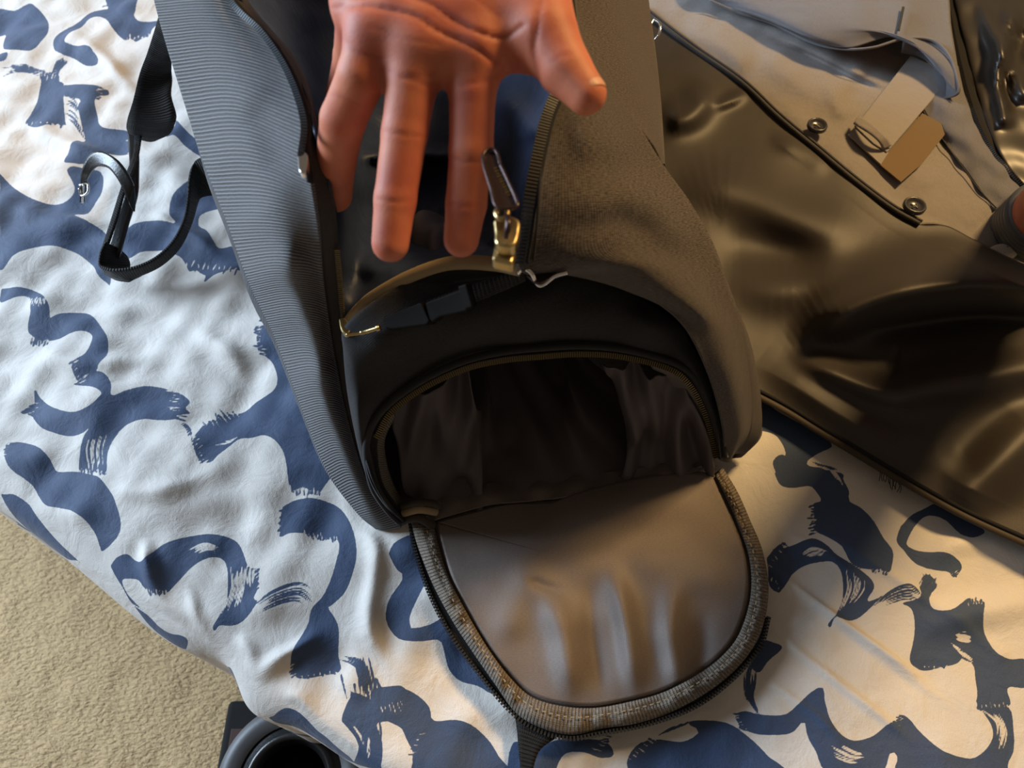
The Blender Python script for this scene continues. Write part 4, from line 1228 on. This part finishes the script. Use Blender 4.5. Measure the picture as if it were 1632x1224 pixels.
patch('jacket_front', SU, 150, 150, M['wool'], suit, 0.0012, fun=lambda x, y: ridges(x, y, SUR) + 0.0006 * wnoise(x, y, 50, 91))
# lapel fold raised above
LA = [
 [(1090,-80,.050),(1250,-80,.058),(1400,-80,.060),(1500,-80,.050)],
 [(1100,-20,.050),(1240,-10,.060),(1400,-10,.066),(1512,-10,.052)],
 [(1140,5,.046),(1250,15,.062),(1400,20,.068),(1516,40,.056)],
 [(1180,20,.044),(1270,38,.062),(1400,48,.068),(1524,90,.058)],
 [(1230,36,.042),(1300,60,.060),(1420,56,.066),(1528,120,.058)],
 [(1292,66,.046),(1350,76,.058),(1440,62,.062),(1526,148,.052)],
]
patch('lapel', LA, 80, 110, M['wool_blue'], suit, 0.0014, fun=lambda x, y: 0.0008 * wnoise(x, y, 70, 95))
pxtube('lapel_edge', [(1130,0,.049),(1180,21,.045),(1230,37,.043),(1292,67,.047),(1340,78,.054),(1390,76,.062),(1440,62,.064),(1485,64,.064),(1512,88,.062),(1525,125,.058),(1526,148,.052),(1508,156,.044),(1490,158,.040)], 0.0012, M['wool_blue'], suit, 120, 8)
strip('lapel_roll', [(1440,62,.064),(1490,64,.064),(1516,95,.060),(1527,130,.056),(1526,150,.050),(1490,160,.038)], [(1436,84,.045),(1468,92,.045),(1490,110,.043),(1500,126,.041),(1500,140,.040),(1486,156,.036)], M['wool_blue'], suit, 0.0012, 50, 8)
strip('buttonhole', [(1438,10,.0705),(1430,48,.0705)], [(1442,11,.0705),(1434,49,.0705)], M['thread'], suit, 0.0006, 10, 3)
# back of the jacket on the right
SB = [[(1475,110,.040),(1510,105,.044),(1535,105,.036)],
      [(1468,165,.038),(1515,160,.044),(1556,170,.036)],
      [(1492,210,.035),(1545,220,.042),(1588,232,.034)],
      [(1535,265,.033),(1580,265,.039),(1622,272,.032)],
      [(1585,335,.030),(1620,310,.034),(1650,300,.030)]]
patch('jacket_back', SB, 60, 40, M['wool_blue'], suit, 0.0012, fun=lambda x, y: 0.0008 * wnoise(x, y, 50, 97))
pxtube('seam', [(1470,170,.040),(1495,212,.037),(1535,268,.035),(1560,302,.033),(1588,332,.031)], 0.0006, M['thread'], suit, 50, 6)
# tan lining patch beside the tab
slab('lining_patch', [(1420,238),(1470,180),(1500,196),(1506,214),(1468,262),(1436,290),(1402,262)], .0405, 0.001, M['wool_tan'], suit, 0.0003, 4, smooth=False)
# adjuster tab and its keeper
slab('adjuster_tab', [(1452,88),(1516,118),(1486,158),(1414,242),(1392,228),(1362,200),(1372,190)], lambda x, y: .0425 + 0*x, 0.0016, M['wool'], suit, 0.0005, 4, smooth=False)
strip('tab_keeper', [(1360,196,.047),(1370,202,.051),(1386,212,.053),(1400,224,.051),(1408,238,.044)], [(1368,184,.047),(1380,190,.052),(1397,203,.055),(1412,218,.052),(1422,232,.045)], M['wool'], suit, 0.0014, 30, 5)
slab('placket', [(1352,214),(1366,200),(1416,243),(1404,262)], .041, 0.0014, M['wool'], suit, 0.0003, 4, smooth=False)
def button(px, py, h, r):
    c = P(px, py, h)
    prof = [(0.0, 0.0), (0.55, 0.0), (0.68, 0.10), (0.80, 0.28), (0.92, 0.30), (1.0, 0.18), (1.0, -0.1), (0.6, -0.25), (0.0, -0.25)]
    n = 40
    g = np.zeros((len(prof), n, 3))
    for i, (rr, zz) in enumerate(prof):
        for k in range(n):
            t = 2 * math.pi * k / n
            g[i, k] = c + np.array([rr * r * math.cos(t), rr * r * math.sin(t), zz * r])
    f = grid_faces(len(prof), n, True)
    o = mesh_obj('button', g.reshape(-1, 3), f, M['button'], suit)
    for (dx, dy) in ((-.2, -.2), (.2, -.2), (-.2, .2), (.2, .2)):
        v, f = tube_pts([c + np.array([dx * r, dy * r, 0.0]), c + np.array([dx * r, dy * r, 0.04 * r])], 0.10 * r, 8)
        mesh_obj('hole', v, f, M['thread'], o)
    v, f = tube_pts([c + np.array([-.2 * r, .2 * r, 0.05 * r]), c + np.array([0, 0, 0.14 * r]), c + np.array([.2 * r, -.2 * r, 0.05 * r])], 0.05 * r, 6)
    mesh_obj('sewing_thread', v, f, M['palecloth'], o)
button(1302, 201, .046, 0.0088)
button(1457, 329, .044, 0.0092)
# pale cloth lump near the wrist
n = 24
c = P(1598, 402, .024)
g = np.array([[c + np.array([0.012 * math.cos(t) * math.cos(p), 0.007 * math.sin(t) * math.cos(p), 0.007 * math.sin(p)]) for t in np.linspace(0, 2 * math.pi, 24)] for p in np.linspace(-1.5, 1.5, 14)])
grid_obj('cuff_edge', g[:, ::-1], M['palecloth'], suit)

# ================================================================== SURFACE NETS (organic bodies)
def surface_nets(field, org, vs):
    s = field < 0
    c = np.zeros(tuple(np.array(field.shape) - 1), int)
    pos = np.zeros(c.shape + (3,)); cnt = np.zeros(c.shape)
    nx, ny, nz = c.shape
    cor = [(i, j, k) for i in (0, 1) for j in (0, 1) for k in (0, 1)]
    def sub(a, o): return a[o[0]:o[0] + nx, o[1]:o[1] + ny, o[2]:o[2] + nz]
    for a in cor:
        for ax in range(3):
            if a[ax]: continue
            b = list(a); b[ax] = 1; b = tuple(b)
            fa, fb = sub(field, a), sub(field, b)
            m = (fa < 0) != (fb < 0)
            t = np.where(m, fa / np.where(m, fa - fb, 1), 0)
            for d in range(3):
                pos[..., d] += np.where(m, a[d] + (t if d == ax else 0), 0)
            cnt += m
    act = cnt > 0
    ids = -np.ones(c.shape, int); ids[act] = np.arange(act.sum())
    ii = np.argwhere(act)
    V = (ii + pos[act] / cnt[act][:, None]) * vs + org
    Fs = []
    for ax in range(3):
        o1, o2 = (ax + 1) % 3, (ax + 2) % 3
        sl_a = [slice(1, -1)] * 3; sl_b = [slice(1, -1)] * 3
        sl_a[ax] = slice(0, -1); sl_b[ax] = slice(1, None)
        A, B = s[tuple(sl_a)], s[tuple(sl_b)]
        ed = np.argwhere(A != B)
        flip = A[A != B]
        base_ = ed.copy(); base_[:, o1] += 1; base_[:, o2] += 1
        def cell(d1, d2):
            q = base_.copy(); q[:, o1] -= d1; q[:, o2] -= d2
            return ids[q[:, 0], q[:, 1], q[:, 2]]
        quad = np.stack([cell(1, 1), cell(0, 1), cell(0, 0), cell(1, 0)], 1)
        quad = np.where(flip[:, None], quad, quad[:, ::-1])
        Fs.append(quad)
    return V, np.vstack(Fs)

def capsule(p, a, b, ra, rb):
    e = b - a
    t = np.clip(((p - a) @ e) / (e @ e), 0, 1)
    return np.linalg.norm(p - a - t[..., None] * e, axis=-1) - (ra + t * (rb - ra))
def smin(a, b, k):
    h = np.clip(0.5 + 0.5 * (b - a) / k, 0, 1)
    return b * (1 - h) + a * h - k * h * (1 - h)

# ================================================================== HAND
J = lambda x, y, d: np.array([x, y, d], float)
def rp(px_, d): return px_ * d / F
fing = {
 'ring': [(600,50,.280,44),(577,120,.283,39),(547,190,.300,36),(535,256,.325,32),(535,312,.352,26)],
 'middle': [(672,50,.279,46),(658,125,.280,41),(645,212,.284,36.5),(630,318,.288,33.5),(622,388,.291,30)],
 'index': [(762,70,.279,46),(753,145,.281,37.5),(751,240,.286,35),(743,325,.292,32.5),(735,382,.296,28.5)],
 'pinky': [(572,20,.290,36),(562,90,.318,30),(548,150,.345,27),(540,190,.362,26),(536,222,.372,23)],
 'thumb': [(835,-120,.300,70),(845,-20,.282,62),(868,55,.275,52),(900,110,.272,42),(934,150,.270,33)],
}
prims = []
def addchain(ch, k):
    pts = [D(x, y, d) for x, y, d, r in ch]; rs = [rp(r, d) for x, y, d, r in ch]
    for i in range(len(pts) - 1):
        prims.append((pts[i], pts[i + 1], rs[i], rs[i + 1], k if i == 0 else 0.002))
wr = (735, -330, .345)
palm = [
 ((590,15,.286,52), (660,-300,.340,80)),
 ((665,20,.284,56), (700,-300,.342,90)),
 ((740,40,.283,54), (750,-300,.342,90)),
 ((790,45,.284,50), (800,-280,.340,80)),
 ((800,20,.279,46), (840,-100,.292,66)),
 ((572,0,.290,46), (630,-230,.325,70)),
 ((610,35,.283,40), (765,50,.281,42)),
 ((765,78,.284,40), (850,62,.280,48)),
 ((598,54,.2805,47), (680,72,.2795,50)),
 ((672,76,.2795,52), (755,86,.280,50)),
 ((640,20,.279,50), (740,20,.279,52)),
 ((620,-60,.284,56), (780,-60,.284,60)),
]
forearm = [((660,-280,.350,90),(820,-760,.52,72)), ((800,-280,.350,90),(900,-760,.52,72))]
vs = 0.0013
lo = np.array([1e9] * 3); hi = -lo
for ch in fing.values():
    for x, y, d, r in ch:
        q = D(x, y, d); lo = np.minimum(lo, q - rp(r, d)); hi = np.maximum(hi, q + rp(r, d))
for a, b in palm + forearm:
    for x, y, d, r in (a, b):
        q = D(x, y, d); lo = np.minimum(lo, q - rp(r, d)); hi = np.maximum(hi, q + rp(r, d))
lo -= 0.008; hi += 0.008
nn = np.ceil((hi - lo) / vs).astype(int) + 1
print('hand grid', nn)
axs = [lo[i] + vs * np.arange(nn[i]) for i in range(3)]
G3 = np.stack(np.meshgrid(*axs, indexing='ij'), -1).astype(np.float32)
fld = np.full(tuple(nn), 0.05, np.float32)
def box_apply(a, b, ra, rb, k):
    m0 = np.minimum(a - ra, b - rb) - 0.012 - k; m1 = np.maximum(a + ra, b + rb) + 0.012 + k
    i0 = np.clip(((m0 - lo) / vs).astype(int), 0, nn); i1 = np.clip(((m1 - lo) / vs).astype(int) + 1, 0, nn)
    sl = tuple(slice(i0[i], i1[i]) for i in range(3))
    if min(i1 - i0) <= 0: return
    d = capsule(G3[sl], a.astype(np.float32), b.astype(np.float32), ra, rb)
    fld[sl] = smin(fld[sl], d, k)
for a, b in palm + forearm:
    box_apply(D(*a[:3]), D(*b[:3]), rp(a[3], a[2]), rp(b[3], b[2]), 0.006)
for nme, ch in fing.items():
    # each finger alone first, then blended in, so neighbours stay apart
    pts = [D(x, y, d) for x, y, d, r in ch]; rs = [rp(r, d) for x, y, d, r in ch]
    m0 = np.min([p_ - r for p_, r in zip(pts, rs)], 0) - 0.012; m1 = np.max([p_ + r for p_, r in zip(pts, rs)], 0) + 0.012
    i0 = np.clip(((m0 - lo) / vs).astype(int), 0, nn); i1 = np.clip(((m1 - lo) / vs).astype(int) + 1, 0, nn)
    sl = tuple(slice(i0[i], i1[i]) for i in range(3))
    d = np.full(fld[sl].shape, 0.05, np.float32)
    for i in range(len(pts) - 1):
        d = smin(d, capsule(G3[sl], pts[i].astype(np.float32), pts[i + 1].astype(np.float32), rs[i], rs[i + 1]), 0.0015)
    fld[sl] = smin(fld[sl], d, 0.0045 if nme != 'thumb' else 0.008)
Vh, Fh = surface_nets(fld, lo, vs)
# drop stray low-count pieces, shade by creases
hp, hq = to_px(Vh)
CRE = [
 ([(530,12),(575,9),(617,14),(663,26),(700,50),(750,72),(790,100)], 3.2, 0.0012),
 ([(640,-10),(690,8),(720,30),(760,50),(800,60),(835,40)], 3.2, 0.0012),
 ([(548,62),(565,78),(590,88),(610,92)], 3.0, 0.0010),
 ([(640,122),(680,134),(706,136)], 3.0, 0.0008),
 ([(735,136),(765,130),(790,124)], 3.0, 0.0008),
 ([(516,150),(540,153),(575,168)], 2.6, 0.0007),
 ([(518,243),(536,250),(552,252)], 2.6, 0.0007),
 ([(607,207),(640,214),(680,216)], 2.6, 0.0008),
 ([(600,316),(628,321),(658,319)], 2.6, 0.0009),
 ([(716,250),(745,257),(778,254)], 2.6, 0.0008),
 ([(710,323),(738,328),(768,326)], 2.6, 0.0009),
 ([(612,110),(650,122),(690,118)], 3.0, 0.0006),
 ([(862,-20),(858,30),(852,80),(860,130)], 4.0, 0.0010),
 ([(880,98),(895,90),(912,84)], 2.5, 0.0006),
 ([(590,40),(640,60),(700,70)], 2.5, 0.0005),
 ([(720,-20),(760,0),(800,30)], 2.5, 0.0006),
]
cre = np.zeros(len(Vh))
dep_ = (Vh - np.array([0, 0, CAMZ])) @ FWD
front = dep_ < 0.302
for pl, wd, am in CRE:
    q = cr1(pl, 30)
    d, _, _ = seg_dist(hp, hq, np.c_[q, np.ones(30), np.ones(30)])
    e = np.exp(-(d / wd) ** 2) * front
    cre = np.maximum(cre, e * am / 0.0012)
    vdir = Vh - np.array([0, 0, CAMZ]); vdir /= np.linalg.norm(vdir, axis=1)[:, None]
    Vh = Vh + vdir * (e * am * (1.1 if wd >= 3.2 else 0.6))[:, None]
person = thing('person', 'person reaching down from above, bare palm facing the viewer, fingers spread into the duffel', 'person', tuple(D(735, -330, .345)))
hand = mesh_obj('hand', Vh, Fh, M['skin'], person)
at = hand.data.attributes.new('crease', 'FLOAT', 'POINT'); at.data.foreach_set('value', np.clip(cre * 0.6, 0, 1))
sm = hand.modifiers.new('smooth', 'SMOOTH'); sm.iterations = 3; sm.factor = 0.5
# thumb nail
nc_ = D(951, 140, .268)
tn = D(960, 150, .268) - D(935, 122, .2715); tn /= np.linalg.norm(tn)
nn_ = (D(952, 138, .2660) - D(934, 150, .270)); nn_ -= tn * (nn_ @ tn); nn_ /= np.linalg.norm(nn_)
sn = np.cross(tn, nn_)
cth = D(934, 150, .270); R_ = rp(33, .27)
g = np.zeros((14, 14, 3))
for i, u in enumerate(np.linspace(-1, 1, 14)):
    for j, v in enumerate(np.linspace(-1, 1, 14)):
        a = v * 0.75
        rr = R_ * (1.004 - 0.05 * u ** 4 - 0.03 * v ** 4)
        g[i, j] = cth + tn * (u * 0.0042 - 0.0005) * (1 - 0.2 * v * v) + (nn_ * math.cos(a) + sn * math.sin(a)) * rr * (1 - 0.05 * max(u, 0) ** 2)
mesh_o = grid_obj('thumb_nail', g, M['nail'], person, 0.0)

# ================================================================== WRIST AT RIGHT EDGE
pers2 = thing('person', 'person at right edge, wrist in a ribbed dark grey band resting on the jacket', 'person', tuple(P(1660, 350, .03)))
c0 = P(1641, 366, .028); c1 = P(1740, 285, .12)
axv = (c1 - c0) / np.linalg.norm(c1 - c0)
a1 = np.cross(axv, [0, 0, 1.]); a1 /= np.linalg.norm(a1); a2 = np.cross(a1, axv)
def revolve(name, prof, mat, parent, n=56, sy=0.8):
    g = np.zeros((len(prof), n, 3))
    for i, (s, r) in enumerate(prof):
        for k in range(n):
            t = 2 * math.pi * k / n
            g[i, k] = c0 + axv * s + a1 * r * math.cos(t) + a2 * r * sy * math.sin(t)
    return mesh_obj(name, g.reshape(-1, 3), grid_faces(len(prof), n, True), mat, parent)
pr = [(-0.004, 0.0005), (-0.004, 0.020), (-0.002, 0.0275)]
for k in range(6):
    q_ = k * 0.0058
    pr += [(q_, 0.0290), (q_ + 0.0012, 0.0306), (q_ + 0.0040, 0.0307), (q_ + 0.0052, 0.0291)]
pr += [(0.036, 0.030), (0.0368, 0.026)]
revolve('ribbed_band', pr, M['rubber'], pers2, sy=0.95)
revolve('wrist', [(0.0, 0.004), (0.0, 0.018), (0.012, 0.024), (0.03, 0.0262), (0.06, 0.028), (0.10, 0.030), (0.16, 0.036), (0.28, 0.043), (0.40, 0.046), (0.42, 0.04), (0.43, 0.02), (0.432, 0.0004)], M['skin'], pers2, sy=0.95)

# ================================================================== THINGS ON THE FLOOR
cx = P(458, 1246, -0.20)
tub = thing('round_container', 'dark round container with a rolled rim standing on the black case by the bed', 'container', (float(cx[0]), float(cx[1]), 0.142))
RT_ = 0.062
def lathe(name, prof, mat, parent, c, n=72):
    g = np.array([[np.array([c[0] + r * math.cos(t), c[1] + r * math.sin(t), zz]) for t in np.linspace(0, 2 * math.pi, n, endpoint=False)] for r, zz in prof])
    return mesh_obj(name, g.reshape(-1, 3), grid_faces(len(prof), n, True)[:, ::-1], mat, parent)
zt = 0.30
zb = 0.142
lathe('body', [(0.0, zb), (0.046, zb), (0.052, zb + 0.008), (0.058, zb + 0.07), (RT_, zt - 0.02), (RT_ + 0.001, zt - 0.01), (RT_ - 0.002, zt - 0.003), (RT_ - 0.010, zt), (RT_ - 0.018, zt - 0.006)], M['rubber'], tub, cx)
lathe('rim', [(RT_ - 0.018, zt - 0.008), (RT_ - 0.024, zt - 0.006), (RT_ - 0.027, zt - 0.002), (RT_ - 0.030, zt - 0.005), (RT_ - 0.033, zt - 0.014)], M['leather'], tub, cx)
lathe('well', [(RT_ - 0.032, zt - 0.012), (RT_ - 0.034, zt - 0.04), (0.015, zt - 0.05), (0.0, zt - 0.05)], M['plastic'], tub, cx)

cb = P(395, 1180, -0.30)
case = thing('black_case', 'black soft case with a dark red strip lying on the carpet under the round container', 'case', (float(cb[0]) + 0.06, float(cb[1]), 0.0))
def obox(name, x0, x1, y0, y1, z0, z1, mat, parent, bev=0.006, rot=0.0):
    V = [(x, y, zz) for zz in (z0, z1) for x, y in ((x0, y0), (x1, y0), (x1, y1), (x0, y1))]
    o = mesh_obj(name, V, [(0, 3, 2, 1), (4, 5, 6, 7), (0, 1, 5, 4), (1, 2, 6, 5), (2, 3, 7, 6), (3, 0, 4, 7)], mat, parent, smooth=False)
    b = o.modifiers.new('bevel', 'BEVEL'); b.width = bev; b.segments = 4
    return o
q0 = P(363, 1116, -0.36)
obox('case_body', q0[0], q0[0] + 0.19, q0[1] - 0.22, q0[1], 0.004, 0.14, M['ziptape'], case)
obox('red_strip', q0[0] + 0.010, q0[0] + 0.024, q0[1] - 0.060, q0[1] - 0.028, 0.137, 0.143, M['red'], case, 0.001)
